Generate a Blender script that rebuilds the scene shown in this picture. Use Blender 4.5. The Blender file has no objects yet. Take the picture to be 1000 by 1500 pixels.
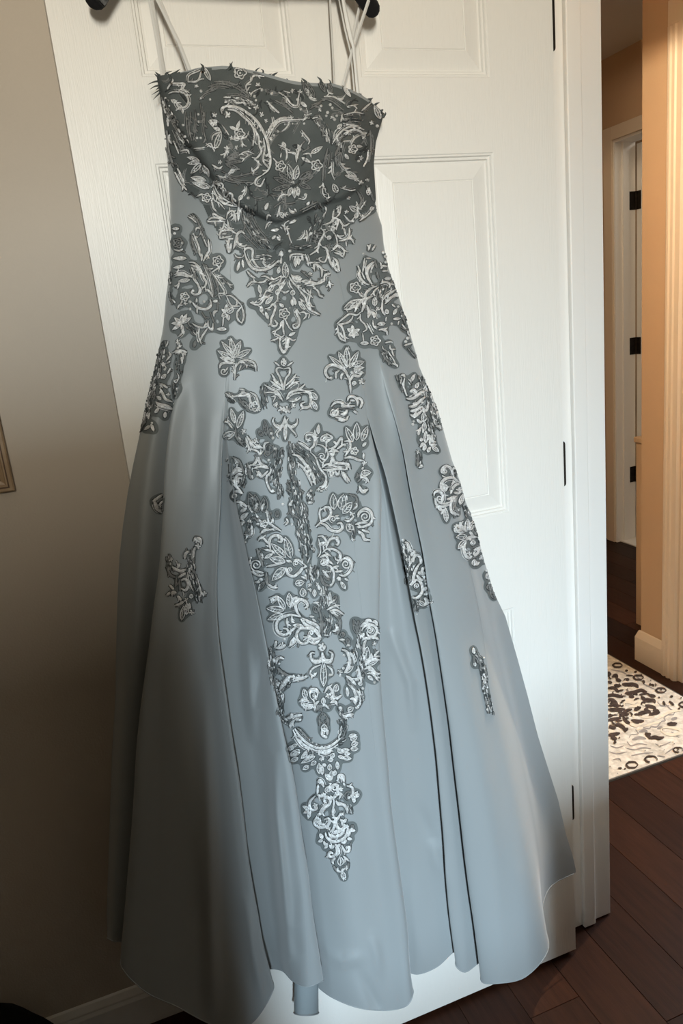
import bpy, bmesh, math, random
import numpy as np
from mathutils import Vector, Matrix
from mathutils.bvhtree import BVHTree

SC = bpy.context.scene
COL = SC.collection
R = random.Random(7)

# ------------------------------------------------------------------ camera
# Metric frame: X along the open door, Y into the wall behind it, Z up (door face at y = 0).
F = 1085.0
_n = np.array([430, 4106, F]); _n = _n / np.linalg.norm(_n)
_r = np.array([3300, -636, F]); _r = _r - _n * (_r @ _n); _r = _r / np.linalg.norm(_r)
_d = -np.cross(_n, _r)
D0 = 1.13
CAM = np.array([-.0476 * D0, -D0, 1.2418 * D0 + .012])
cd = bpy.data.cameras.new('camera'); cam = bpy.data.objects.new('camera', cd); COL.objects.link(cam)
cd.sensor_fit = 'VERTICAL'; cd.sensor_height = 36.0; cd.lens = 36.0 * F / 1500.0
cd.clip_start = .02
def _w(v): return Vector((float(v @ _r), float(v @ _d), float(-(v @ _n))))
cx_, cy_, cz_ = _w(np.array([1., 0, 0])), _w(np.array([0, -1., 0])), _w(np.array([0, 0, -1.]))
cam.matrix_world = Matrix(((cx_.x, cy_.x, cz_.x, CAM[0]), (cx_.y, cy_.y, cz_.y, CAM[1]), (cx_.z, cy_.z, cz_.z, CAM[2]), (0, 0, 0, 1)))
SC.camera = cam

# ------------------------------------------------------------------ light
SC.view_settings.view_transform = 'Standard'
SC.view_settings.look = 'None'
SC.view_settings.gamma = 1.0
SC.view_settings.use_curve_mapping = False
SC.view_settings.exposure = 0.0
wd = bpy.data.worlds.new('world'); SC.world = wd; wd.use_nodes = True
wd.node_tree.nodes['Background'].inputs[0].default_value = (.62, .72, .9, 1)
wd.node_tree.nodes['Background'].inputs[1].default_value = .1
def area(name, loc, target, sx, sy, power, col, spread=180):
    l = bpy.data.lights.new(name, 'AREA'); l.shape = 'RECTANGLE'; l.size = sx; l.size_y = sy
    l.energy = power; l.color = col; l.spread = math.radians(spread)
    o = bpy.data.objects.new(name, l); COL.objects.link(o); o.location = loc
    o.rotation_euler = (Vector(target) - Vector(loc)).to_track_quat('-Z', 'Y').to_euler()
    return o
def point(name, loc, power, col, r):
    l = bpy.data.lights.new(name, 'POINT'); l.energy = power; l.color = col; l.shadow_soft_size = r
    o = bpy.data.objects.new(name, l); COL.objects.link(o); o.location = loc; return o
# daylight of the bedroom window behind the camera, beyond the added light blockers
area('window_daylight', (-.52, -3.32, 1.60), (.42, -.1, -.35), .18, .8, 38, (.62, .83, 1.0), 66)
# warm lamp high on the far bedroom wall
area('bedroom_lamp', (-.50, -3.25, 2.00), (.33, 0, 2.12), .26, .85, 19.5, (1.0, .92, .76), 96)
# pendant lamp in the hall (its shade is built with the hall)
point('hall_pendant_bulb', (1.02, .10, 2.1376), 74, (1.0, .79, .54), .004)
# cool fill added across the hall to brighten the rug
area('rug_fill', (2.55, .22, 1.5), (1.4, .7, 0), .7, 1.0, 22, (.85, .93, 1.0), 110)
# added dim fill further down the hall, and the lamp in the bathroom
area('hall_fill', (2.3, 1.9, 2.45), (2.3, 1.9, 0), .3, .3, 1.05, (1.0, .82, .6))
area('bathroom_lamp', (3.5, 2.0, 2.4), (3.3, 2.1, 0), .4, .4, 6, (1.0, .93, .82))

# ------------------------------------------------------------------ pixel <-> place
def rays(px, py):
    q = np.stack([(np.asarray(px, float) - 500) / F, (np.asarray(py, float) - 750) / F, np.ones_like(np.asarray(px, float))], -1)
    return np.stack([q @ _r, q @ _d, -(q @ _n)], -1)
def on_y(px, py, y):
    v = rays(px, py); return CAM + v * ((np.asarray(y, float) - CAM[1]) / v[..., 1])[..., None]
def on_z(px, py, z=0.):
    v = rays(px, py); return CAM + v * ((np.asarray(z, float) - CAM[2]) / v[..., 2])[..., None]

# ------------------------------------------------------------------ helpers
def link(o, parent=None):
    COL.objects.link(o)
    if parent is not None: o.parent = parent
    return o
def obj(name, verts, faces, mat, parent=None, smooth=False):
    me = bpy.data.meshes.new(name)
    me.from_pydata([tuple(map(float, v)) for v in verts], [], [tuple(map(int, f)) for f in faces]); me.update()
    for m in (mat if isinstance(mat, (list, tuple)) else [mat]): me.materials.append(m)
    if smooth: me.polygons.foreach_set('use_smooth', [True] * len(me.polygons))
    return link(bpy.data.objects.new(name, me), parent)
def empty(name, loc=(0, 0, 0), parent=None):
    o = bpy.data.objects.new(name, None); o.location = loc; o.empty_display_size = .05
    return link(o, parent)
def tag(o, label=None, cat=None, group=None, kind=None):
    if label: o['label'] = label
    if cat: o['category'] = cat
    if group: o['group'] = group
    if kind: o['kind'] = kind
    return o
class MB:
    def __init__(s): s.v = []; s.f = []
    def add(s, vs, fs):
        b = len(s.v); s.v += [tuple(v) for v in vs]; s.f += [tuple(i + b for i in f) for f in fs]; return s
    def box(s, x0, x1, y0, y1, z0, z1):
        return s.add([(x, y, z) for z in (z0, z1) for y in (y0, y1) for x in (x0, x1)],
                     [(0, 2, 3, 1), (4, 5, 7, 6), (0, 1, 5, 4), (2, 6, 7, 3), (0, 4, 6, 2), (1, 3, 7, 5)])
    def prism(s, prof, axis, a, b):
        # prof: list of 2-D points in the two other axes (in x,y,z order), extruded along axis
        n = len(prof)
        def P(p, t):
            return {'x': (t, p[0], p[1]), 'y': (p[0], t, p[1]), 'z': (p[0], p[1], t)}[axis]
        return s.add([P(p, a) for p in prof] + [P(p, b) for p in prof],
                     [(i, (i + 1) % n, n + (i + 1) % n, n + i) for i in range(n)] + [tuple(range(n - 1, -1, -1)), tuple(range(n, 2 * n))])
    def tube(s, pts, r, k=8, cap=True):
        pts = [Vector(p) for p in pts]; rr = r if isinstance(r, (list, tuple)) else [r] * len(pts)
        t0 = (pts[1] - pts[0]).normalized(); up = Vector((0, 0, 1)) if abs(t0.z) < .9 else Vector((1, 0, 0))
        nrm = t0.cross(up).normalized(); vs = []; fs = []
        for i, p in enumerate(pts):
            t = (pts[min(i + 1, len(pts) - 1)] - pts[max(i - 1, 0)]).normalized()
            nrm = (nrm - t * nrm.dot(t)).normalized(); b = t.cross(nrm)
            for j in range(k):
                a = 2 * math.pi * j / k; vs.append(p + (nrm * math.cos(a) + b * math.sin(a)) * rr[i])
        for i in range(len(pts) - 1):
            for j in range(k): fs.append((i * k + j, i * k + (j + 1) % k, (i + 1) * k + (j + 1) % k, (i + 1) * k + j))
        if cap: fs += [tuple(range(k - 1, -1, -1)), tuple(range(len(vs) - k, len(vs)))]
        return s.add(vs, fs)
    def build(s, name, mat, parent=None, smooth=False, bevel=0):
        o = obj(name, s.v, s.f, mat, parent, smooth)
        bm = bmesh.new(); bm.from_mesh(o.data); bmesh.ops.recalc_face_normals(bm, faces=bm.faces); bm.to_mesh(o.data); bm.free()
        if bevel:
            m = o.modifiers.new('bevel', 'BEVEL'); m.width = bevel; m.segments = 2; m.limit_method = 'ANGLE'
        return o

def material(name, base, rough=.5, metal=0., var=0., vscale=8., bump=0., bscale=200., stretch=(1, 1, 1), spec=.5, sheen=0., coat=0., base2=None):
    m = bpy.data.materials.new(name); m.use_nodes = True
    nt = m.node_tree; N = nt.nodes; L = nt.links; p = N['Principled BSDF']
    p.inputs['Base Color'].default_value = (*base, 1); p.inputs['Roughness'].default_value = rough; p.inputs['Metallic'].default_value = metal
    p.inputs['Specular IOR Level'].default_value = spec; p.inputs['Sheen Weight'].default_value = sheen; p.inputs['Coat Weight'].default_value = coat
    tc = N.new('ShaderNodeTexCoord'); mp = N.new('ShaderNodeMapping'); mp.inputs['Scale'].default_value = stretch
    L.new(tc.outputs['Object'], mp.inputs['Vector'])
    if var or base2:
        nz = N.new('ShaderNodeTexNoise'); nz.inputs['Scale'].default_value = vscale; nz.inputs['Detail'].default_value = 4
        L.new(mp.outputs[0], nz.inputs['Vector'])
        rp = N.new('ShaderNodeValToRGB'); rp.color_ramp.elements[0].position = .3; rp.color_ramp.elements[1].position = .7
        b2 = base2 or tuple(min(1, c * (1 + var)) for c in base); b1 = base if base2 else tuple(c * (1 - var) for c in base)
        rp.color_ramp.elements[0].color = (*b1, 1); rp.color_ramp.elements[1].color = (*b2, 1)
        L.new(nz.outputs['Fac'], rp.inputs[0]); L.new(rp.outputs[0], p.inputs['Base Color'])
    if bump:
        nb = N.new('ShaderNodeTexNoise'); nb.inputs['Scale'].default_value = bscale; nb.inputs['Detail'].default_value = 2
        L.new(mp.outputs[0], nb.inputs['Vector'])
        bp = N.new('ShaderNodeBump'); bp.inputs['Strength'].default_value = bump; bp.inputs['Distance'].default_value = .002
        L.new(nb.outputs['Fac'], bp.inputs['Height']); L.new(bp.outputs[0], p.inputs['Normal'])
    return m

M = {}
M['door'] = material('door_paint', (.80, .78, .735), .42, bump=.22, bscale=60, stretch=(9, 1, .35), spec=.4)
M['trim'] = material('trim_paint', (.80, .785, .75), .40, bump=.06, bscale=40, spec=.4)
M['hall_trim'] = material('hall_trim_paint', (.64, .54, .42), .42, bump=.06, bscale=40, spec=.4)
M['wall'] = material('bedroom_wall_paint', (.56, .495, .42), .75, var=.03, vscale=3, bump=.25, bscale=260, spec=.25)
M['bounce_absorber'] = material('dark_bounce_absorber', (.14, .115, .095), .5, var=.2, vscale=6, stretch=(8, 8, 1))  # dark tone invented to cut bounce light from unseen walls
M['hall_wall'] = material('hall_wall_paint', (.50, .345, .215), .75, var=.03, vscale=3, bump=.2, bscale=260, spec=.25)
M['ceiling'] = material('ceiling_paint', (.60, .55, .48), .85, bump=.2, bscale=150)
M['bronze'] = material('dark_bronze', (.035, .028, .022), .42, .7, var=.3, vscale=60)
M['velvet'] = material('black_velvet', (.006, .006, .007), .9, spec=.2, sheen=.15, bump=.2, bscale=900)
M['steel'] = material('hook_steel', (.5, .5, .5), .3, 1.)
M['bag'] = material('black_cloth', (.004, .004, .004), .9, spec=.1, bump=.3, bscale=300)
M['frame_wood'] = material('frame_wood', (.30, .20, .115), .42, base2=(.44, .32, .20), vscale=25, stretch=(1, 1, 1), bump=.1, bscale=120)
M['frame_dark'] = material('frame_inlay', (.12, .065, .03), .45)
M['mat_board'] = material('mat_board', (.62, .57, .47), .8)
M['print'] = material('print_paper', (.35, .33, .28), .6, base2=(.55, .5, .42), vscale=6)
M['tile'] = material('white_tile', (.75, .73, .69), .3)
M['rug'] = material('rug_pile', (.46, .40, .32), .95, base2=(.76, .69, .58), vscale=52, bump=.5, bscale=500, spec=.1)
M['rug_edge'] = material('rug_binding', (.10, .09, .075), .9, bump=.4, bscale=400)
M['rug_dark'] = material('rug_dark_yarn', (.060, .042, .034), .95, var=.3, vscale=60, spec=.1)
M['rug_grey'] = material('rug_grey_yarn', (.27, .24, .215), .95, var=.2, vscale=60, spec=.1)
M['rug_cream'] = material('rug_cream_yarn', (.68, .58, .44), .95, var=.1, vscale=60, spec=.1)
SATIN = (.268, .289, .295)
M['satin'] = material('slate_blue_satin', SATIN, .46, var=.015, vscale=5, bump=.05, bscale=900, spec=.35, sheen=.25)
M['satin_seam'] = material('satin_seam', tuple(c * .9 for c in SATIN), .5, spec=.3)
M['lining'] = material('dress_lining', (.27, .31, .325), .5, spec=.35)
M['bodice_net'] = material('bodice_net', (.090, .101, .100), .75, var=.15, vscale=30, bump=.6, bscale=1400, spec=.2)
M['net'] = material('grey_net', (.138, .153, .153), .75, var=.12, vscale=40, bump=.6, bscale=1400, spec=.2)
M['silver'] = material('silver_thread', (.93, .91, .87), .30, .42, var=.42, vscale=260, bump=.7, bscale=1500, spec=.6)
M['gray_thread'] = material('grey_thread', (.26, .262, .255), .34, .45, var=.3, vscale=200, bump=.7, bscale=1500, spec=.5)
M['dark_thread_and_shade'] = material('dark_thread_and_shade', (.042, .046, .046), .6, var=.2, vscale=200, spec=.2)  # dark threads, and the shadow painted along the brighter cords
M['ribbon'] = material('white_ribbon', (.66, .65, .62), .38, spec=.5)
# ================================================================== the room
JY = .055          # face of the hinge jamb
WX0, WX1 = .790, .902   # doorway wall: bedroom face, hall face
def plain(name, mat, *b, parent=None, label=None):
    mb = MB()
    for q in b: mb.box(*q)
    o = mb.build(name, mat, parent)
    if parent is None: tag(o, label, kind='structure')
    return o
CEIL = 2.52
# floor: sub-floor slab plus separate boards
floor = plain('floor', M['bag'], (-2.6, 4.2, -3.4, 3.4, -.08, -.018), label='dark reddish-brown hardwood floor of bedroom and hall')
planks = []
def plank_mat(i, c, c2):
    m = material('plank_stain_%d' % i, c, .46, base2=c2, vscale=6, stretch=(14, 1.2, 1), bump=.12, bscale=30, spec=.15)
    return m
PM = [plank_mat(0, (0.0224, 0.0083, 0.0043), (0.0396, 0.0142, 0.0073)), plank_mat(1, (0.0165, 0.0059, 0.0033), (0.0277, 0.0099, 0.0053)),
      plank_mat(2, (0.0304, 0.0106, 0.0053), (0.0528, 0.0185, 0.0086)), plank_mat(3, (0.0112, 0.0043, 0.0026), (0.0224, 0.0079, 0.0046))]
PW = .118
x = .822 - PW * 9
pm_cache = {}
while x < 2.74:
    y = -.75 - R.random() * .9
    while y < 3.0:
        L_ = R.choice((.7, .9, 1.2, 1.5))
        y1 = min(y + L_, 3.1)
        k = R.choice((0, 0, 1, 1, 2, 3))
        key = (k, round(y1 - y, 2))
        if key not in pm_cache:
            a = PW - .0008; l = y1 - y - .0008
            mb = MB(); c = .0007
            mb.add([(0, 0, -.016), (a, 0, -.016), (a, l, -.016), (0, l, -.016), (0, 0, -c), (a, 0, -c), (a, l, -c), (0, l, -c),
                    (c, c, 0), (a - c, c, 0), (a - c, l - c, 0), (c, l - c, 0)],
                   [(3, 2, 1, 0)] + [(i, (i + 1) % 4, 4 + (i + 1) % 4, 4 + i) for i in range(4)] + [(4 + i, 4 + (i + 1) % 4, 8 + (i + 1) % 4, 8 + i) for i in range(4)] + [(8, 9, 10, 11)])
            o = mb.build('plank', PM[k], floor); pm_cache[key] = o
        else:
            o = pm_cache[key].copy(); COL.objects.link(o); o.parent = floor
        o.location = (x, y, 0)
        y = y1
    x += PW
# bedroom walls, with light blockers added behind the camera
plain('wall_left', M['wall'], (-2.6, WX0, .25, .37, 0, CEIL), label='grey-brown painted bedroom wall behind the open door')
plain('wall_door', M['wall'], (WX0, WX1, JY + .02, .25, 0, CEIL), (WX0, WX1, -.745, JY + .02, 2.075, CEIL), (WX0, WX1, -3.4, -.745, 0, CEIL), label='bedroom wall with the doorway')
plain('wall_back', M['wall'], (-2.6, WX0, -3.52, -3.4, 0, CEIL), label='bedroom wall behind the viewer')
plain('wall_side', M['bounce_absorber'], (-2.72, -2.6, -3.52, .37, 0, CEIL), label='far bedroom wall on the left')
plain('light_blocker_left', M['bounce_absorber'], (-2.6, -.176, -1.56, -1.46, 0, 1.59), label='added unseen panel behind the viewer, shading the lower left')  # unseen panel added to keep light off the lower left
plain('light_blocker_low', M['bounce_absorber'], (.19, WX0, -1.66, -1.30, 0, 1.0), (-.176, .19, -1.54, -1.48, 0, .78), label='added unseen low blocks behind the viewer, shading the foot of the door')  # unseen blocks added to keep light off the door's foot and jamb
plain('ceiling', M['ceiling'], (-2.72, 4.2, -3.52, 3.4, CEIL, CEIL + .1), label='painted ceiling')
# baseboard of the left wall
def baseprof(y): return [(y, 0), (y - .013, 0), (y - .013, .070), (y - .010, .078), (y - .010, .082), (y - .004, .095), (y, .098)]
b = MB(); b.prism(baseprof(.25), 'x', -2.6, WX0); tag(b.build('baseboard_left', M['trim']), 'white baseboard under the grey-brown wall', kind='structure')
# jamb of the doorway (hinge side, head, strike side) and stop
jamb = MB(); jamb.box(WX0 - .005, WX1, JY, JY + .02, .004, 2.075)
jo = tag(jamb.build('trim_1', M['trim'], bevel=.0012), 'white painted door jamb beside the hall', kind='structure')
MB().box(.822, .853, JY - .011, JY, .004, 2.055).build('door_stop', M['trim'], jo, bevel=.0025)
MB().box(WX0 - .005, WX1, -.745, JY, 2.055, 2.075).build('head_jamb', M['trim'], jo)
MB().box(WX0 - .005, WX1, -.745, -.725, .004, 2.055).build('strike_jamb', M['trim'], jo)
MB().box(WX0 - .018, WX0, JY + .006, JY + .066, .0, 2.13).build('casing', M['trim'], jo, bevel=.003)

# ------------------------------------------------------------------ the open six-panel door
DW, DZ0, DZ1, DT = .764, .012, 2.044, .035
door = empty('door_1', (0, 0, 0)); tag(door, 'open white six-panel door with the gown hanging on it', kind='structure')
PX = [(.107, .325), (.427, .645)]
PZ = [(.255, .856), (1.043, 1.645), (1.753, 1.925)]
xs = [0, PX[0][0], PX[0][1], PX[1][0], PX[1][1], DW]
zs = [DZ0, PZ[0][0], PZ[0][1], PZ[1][0], PZ[1][1], PZ[2][0], PZ[2][1], DZ1]
mb = MB()
for i in range(5):
    for j in range(7):
        if i in (1, 3) and j in (1, 3, 5):
            continue
        x0, x1, z0, z1 = xs[i], xs[i + 1], zs[j], zs[j + 1]
        mb.add([(x0, 0, z0), (x1, 0, z0), (x1, 0, z1), (x0, 0, z1)], [(0, 1, 2, 3)])
e = .0012
mb.box(0, DW, e, DT, DZ0, DZ1)
slab = mb.build('slab', M['door'], door)
for (x0, x1) in PX:
    for (z0, z1) in PZ:
        prof = [(0, 0), (.0015, .0012), (.004, .0012), (.0055, .0042), (.009, .0045), (.0105, .0078), (.0135, .0082), (.0150, .0078), (.038, .0030), (.0395, .0042), (.0410, .0030)]
        vs = []; fs = []
        for (o_, dd) in prof:
            vs += [(x0 + o_, dd, z0 + o_), (x1 - o_, dd, z0 + o_), (x1 - o_, dd, z1 - o_), (x0 + o_, dd, z1 - o_)]
        for k in range(len(prof) - 1):
            for q in range(4): fs.append((4 * k + q, 4 * k + (q + 1) % 4, 4 * k + 4 + (q + 1) % 4, 4 * k + 4 + q))
        fs.append(tuple(4 * (len(prof) - 1) + q for q in range(4)))
        obj('panel', vs, fs, M['door'], door)
# the slab behind the panels sits back so that the mouldings read
for v in slab.data.vertices:
    if abs(v.co.y - e) < 1e-5: v.co.y = .0095
mbs = MB()
for (a, c_) in (((0, 0), (0, DZ0)),): pass
ed = MB().add([(0, 0, DZ0), (DW, 0, DZ0), (DW, 0, DZ1), (0, 0, DZ1), (0, .0096, DZ0), (DW, .0096, DZ0), (DW, .0096, DZ1), (0, .0096, DZ1)],
              [(0, 1, 5, 4), (1, 2, 6, 5), (2, 3, 7, 6), (3, 0, 4, 7)])
ed.build('door_edge', M['door'], door)
# hinges: leaf on the jamb with rounded far corners, knuckle behind the door edge
for zc in (1.853, 1.098, .340):
    h = .0445; mb = MB()
    prof = [(.785, zc - h), (.801, zc - h)] + [(.801 + .006 * math.sin(a), zc - h + .006 - .006 * math.cos(a)) for a in (.4, .8, 1.2, 1.57)]
    prof += [(.807, zc + h - .006)] + [(.801 + .006 * math.cos(a), zc + h - .006 + .006 * math.sin(a)) for a in (.4, .8, 1.2, 1.57)] + [(.785, zc + h)]
    mb.prism(prof, 'y', JY - .0022, JY + .001)
    ho = mb.build('hinge', M['bronze'], door)
    MB().tube([(.776, .047, zc - h), (.776, .047, zc + h)], .0065, 10).build('knuckle', M['bronze'], ho, smooth=False)

# ------------------------------------------------------------------ the hall
HX = 1.83
plain('wall_hall', M['hall_wall'], (HX, HX + .11, .885, 1.010, 0, CEIL), (HX, HX + .11, -1.6, .885, 2.19, CEIL), (HX, HX + .11, -3.4, -1.6, 0, CEIL), label='warm tan hall wall across from the bedroom doorway')
bp = MB(); y0, y1 = .885, 1.030
bp.add([(HX, y0, 0), (HX - .013, y0, 0), (HX - .013, y0, .098), (HX - .004, y0, .125), (HX, y0, .128),
        (HX, y1 - .014, 0), (HX - .013, y1, 0), (HX - .013, y1, .098), (HX - .004, y1 - .01, .125), (HX, y1 - .014, .128)],
       [(0, 1, 6, 5), (1, 2, 7, 6), (2, 3, 8, 7), (3, 4, 9, 8), (4, 3, 2, 1, 0), (5, 6, 7, 8, 9)])
tag(bp.build('baseboard_hall', M['hall_trim']), 'cream baseboard at the foot of the tan hall wall', kind='structure')
# fluted casing of the doorway across the hall
cp = [(HX, .885), (HX - .016, .885), (HX - .018, .881), (HX - .018, .873), (HX - .013, .870), (HX - .013, .864), (HX - .018, .861), (HX - .018, .853),
      (HX - .013, .849), (HX - .013, .841), (HX - .017, .838), (HX - .017, .825), (HX - .008, .819), (HX, .819)]
co = MB().prism(cp, 'z', 0, 2.155).build('trim_2', M['hall_trim']); tag(co, 'cream fluted casing of the doorway across the hall', kind='structure')
MB().box(HX - .017, HX, -1.66, .885, 2.155, 2.225).build('head_casing', M['hall_trim'], co, bevel=.003)
MB().box(HX, HX + .11, .799, .819, 0, 2.155).build('jamb', M['hall_trim'], co)
# pendant lamp: opaque shade round the bulb, cord to the ceiling
pl = empty('pendant_lamp', (1.02, .10, 2.135)); tag(pl, 'tan drum pendant lamp hanging in the hall', 'lamp')
sv = []; sf = []
for (rr, zz) in ((.10, 0), (.10, .13), (.012, .15), (.012, .14), (.094, .122), (.094, 0)):
    sv += [(rr * math.cos(6.2832 * j / 32), rr * math.sin(6.2832 * j / 32), zz) for j in range(32)]
for i in range(6):
    for j in range(32): sf.append((i * 32 + j, i * 32 + (j + 1) % 32, ((i + 1) % 6) * 32 + (j + 1) % 32, ((i + 1) % 6) * 32 + j))
obj('shade', sv, sf, M['hall_wall'], pl, False)
MB().tube([(0, 0, .14), (0, 0, CEIL - 2.135)], .004, 8).build('cord', M['bronze'], pl)
# half wall further down the hall
hw = MB(); hw.box(2.05, 2.17, 1.04, 1.29, 0, .80)
hwo = tag(hw.build('wall_half', M['hall_wall']), 'low tan half wall behind the hall corner', kind='structure')
MB().box(2.043, 2.177, 1.04, 1.297, .80, .822).build('cap', M['hall_wall'], hwo, bevel=.003)
# far wall with the bathroom door
FX = 2.72
plain('wall_far', M['hall_wall'], (FX, FX + .12, 2.22, 3.4, 0, CEIL), (FX, FX + .12, 1.03, 2.22, 2.13, CEIL), (FX, FX + .12, -.2, 1.45, 0, CEIL), label='tan far hall wall around the bathroom doorway')
plain('wall_partition', M['hall_wall'], (HX + .11, FX, .68, .80, 0, CEIL), label='added hall partition hidden by the corner, blocking stray light')  # added to keep stray light out of the hall branch
plain('wall_end', M['hall_wall'], (.79, 4.2, 3.28, 3.4, 0, CEIL), (.79, .902, .25, 3.28, 0, CEIL), label='end wall of the hall')
fc = MB(); fc.box(FX - .016, FX, 2.222, 2.286, 0, 2.195); fc.box(FX - .016, FX, 1.4, 2.222, 2.132, 2.195)
fco = tag(fc.build('trim_3', M['hall_trim'], bevel=.003), 'cream casing around the bathroom doorway at the hall end', kind='structure')
MB().box(FX - .004, FX + .125, 2.212, 2.232, 0, 2.14).build('jamb', M['trim'], fco)
MB().box(FX + .040, FX + .078, 2.201, 2.212, 0, 2.13).build('door_stop', M['trim'], fco)
MB().box(FX - .004, FX + .125, 1.4, 2.212, 2.12, 2.135).build('head_jamb', M['trim'], fco)
plain('floor_bathroom', M['tile'], (FX + .02, 4.2, 1.2, 3.28, -.017, .006), label='white tile floor of the bathroom')
d2 = tag(MB().box(FX + .130, FX + .86, 2.172, 2.207, .012, 2.11).build('door_2', M['trim'], bevel=.001), 'white bathroom door standing open at the hall end', kind='structure')
for zc in (1.84, 1.10, .385):
    mb = MB(); h = .045
    mb.box(FX + .085, FX + .122, 2.2095, 2.2115, zc - h, zc + h)
    ho = mb.build('hinge', M['bronze'], d2)
    MB().box(FX + .1275, FX + .1298, 2.175, 2.205, zc - h, zc + h).build('leaf', M['bronze'], ho)
    MB().tube([(FX + .124, 2.206, zc - h), (FX + .124, 2.206, zc + h)], .005, 8).build('knuckle', M['bronze'], ho)
plain('wall_bathroom', M['trim'], (4.1, 4.2, .9, 3.3, 0, CEIL), label='white bathroom wall')

# ------------------------------------------------------------------ picture frame on the left wall
PFX, PFZ, PW_, PH_ = -.180, 1.184, .46, .58
pf = empty('picture_frame', (PFX - PW_ / 2, .235, PFZ)); tag(pf, 'brown wooden picture frame with stepped moulding on the grey-brown wall', 'picture frame')
def fb(name, prof, mat):
    # prof: (inset, y) loop strip around the frame, y measured towards the viewer from the wall
    vs = []; fs = []
    for (o_, yy) in prof:
        x0, x1, z0, z1 = -PW_ / 2 + o_, PW_ / 2 - o_, o_, PH_ - o_
        vs += [(x0, .015 - yy, z0), (x1, .015 - yy, z0), (x1, .015 - yy, z1), (x0, .015 - yy, z1)]
    for k in range(len(prof) - 1):
        for q in range(4): fs.append((4 * k + q, 4 * k + (q + 1) % 4, 4 * k + 4 + (q + 1) % 4, 4 * k + 4 + q))
    return obj(name, vs, fs, mat, pf)
fb('outer_moulding', [(0, 0), (0, .016), (.002, .018), (.0065, .018)], M['frame_wood'])
fb('inlay', [(.0065, .018), (.0068, .0155), (.0085, .0155), (.0088, .0175)], M['frame_dark'])
fb('middle_moulding', [(.0088, .0175), (.0115, .0175), (.0125, .015), (.019, .013)], M['frame_wood'])
fb('inlay', [(.019, .013), (.0192, .011), (.0207, .011), (.021, .0125)], M['frame_dark'])
fb('inner_moulding', [(.021, .0125), (.026, .011), (.029, .007)], M['frame_wood'])
obj('picture', [(-PW_ / 2 + .028, .008, .028), (PW_ / 2 - .028, .008, .028), (PW_ / 2 - .028, .008, PH_ - .028), (-PW_ / 2 + .028, .008, PH_ - .028)], [(0, 1, 2, 3)], M['mat_board'], pf)
obj('print', [(-PW_ / 2 + .09, .0078, .09), (PW_ / 2 - .09, .0078, .09), (PW_ / 2 - .09, .0078, PH_ - .09), (-PW_ / 2 + .09, .0078, PH_ - .09)], [(0, 1, 2, 3)], M['print'], pf)

# ------------------------------------------------------------------ black bag in the lower left corner
def blob(name, rings, mat, parent=None, k=28, seed=1):
    rr = random.Random(seed); ph = [rr.random() * 6.28 for _ in range(4)]
    vs = []; fs = []
    for i, (z, rx, ry, ox, oy) in enumerate(rings):
        for j in range(k):
            a = 2 * math.pi * j / k
            w = 1 + .05 * math.sin(3 * a + ph[0] + z * 6) + .035 * math.sin(5 * a + ph[1] - z * 9)
            vs.append((ox + rx * w * math.cos(a), oy + ry * w * math.sin(a), z))
    for i in range(len(rings) - 1):
        for j in range(k): fs.append((i * k + j, i * k + (j + 1) % k, (i + 1) * k + (j + 1) % k, (i + 1) * k + j))
    fs += [tuple(range(k - 1, -1, -1)), tuple(range(len(vs) - k, len(vs)))]
    return obj(name, vs, fs, mat, parent, True)
bg = empty('cloth_bag', (-.425, .05, 0)); tag(bg, 'black soft cloth bag slumped in the bottom left corner below the wall', 'bag')
blob('body', [(0, .13, .11, 0, 0), (.02, .16, .13, 0, 0), (.10, .17, .14, 0, 0), (.18, .16, .13, .005, 0), (.25, .135, .11, .0, 0), (.295, .10, .075, -.005, 0), (.318, .055, .04, -.01, 0), (.323, .015, .01, -.01, 0)], M['bag'], bg, seed=3)
MB().tube([(-.06 + .001 * i, -.02, .27) if 0 else (-.01 + .07 * math.cos(math.pi * i / 12), -.03, .27 + .07 * math.sin(math.pi * i / 12)) for i in range(13)], .008, 8).build('handle', M['bag'], bg, True)
# ================================================================== hanger
GX = .247
hang = empty('clothes_hanger', (GX, -.038, 1.82)); tag(hang, 'black velvet clothes hanger hooked over the white door, holding the gown', 'hanger')
def hp(s, t):      # centre line of one arm, s = side, t 0..1
    x = s * (.022 + .166 * t); z = .128 - .030 * t - .088 * t * t
    return (x, 0, z)
mb = MB()
pts = [hp(-1, 1 - i / 14) for i in range(15)] + [hp(1, i / 14) for i in range(15)]
k = 12; vs = []; fs = []
pv = [Vector(p) for p in pts]
n_ = len(pv)
for i, p in enumerate(pv):
    t = (pv[min(i + 1, n_ - 1)] - pv[max(i - 1, 0)]).normalized(); nn = Vector((-t.z, 0, t.x))
    f_ = abs(i - (n_ - 1) / 2) / ((n_ - 1) / 2); hw_ = .0075 + .0060 * f_
    for j in range(k):
        a = 2 * math.pi * j / k; vs.append(p + nn * (hw_ * math.cos(a)) + Vector((0, .0045 * math.sin(a), 0)))
for i in range(n_ - 1):
    for j in range(k): fs.append((i * k + j, i * k + (j + 1) % k, (i + 1) * k + (j + 1) % k, (i + 1) * k + j))
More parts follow.
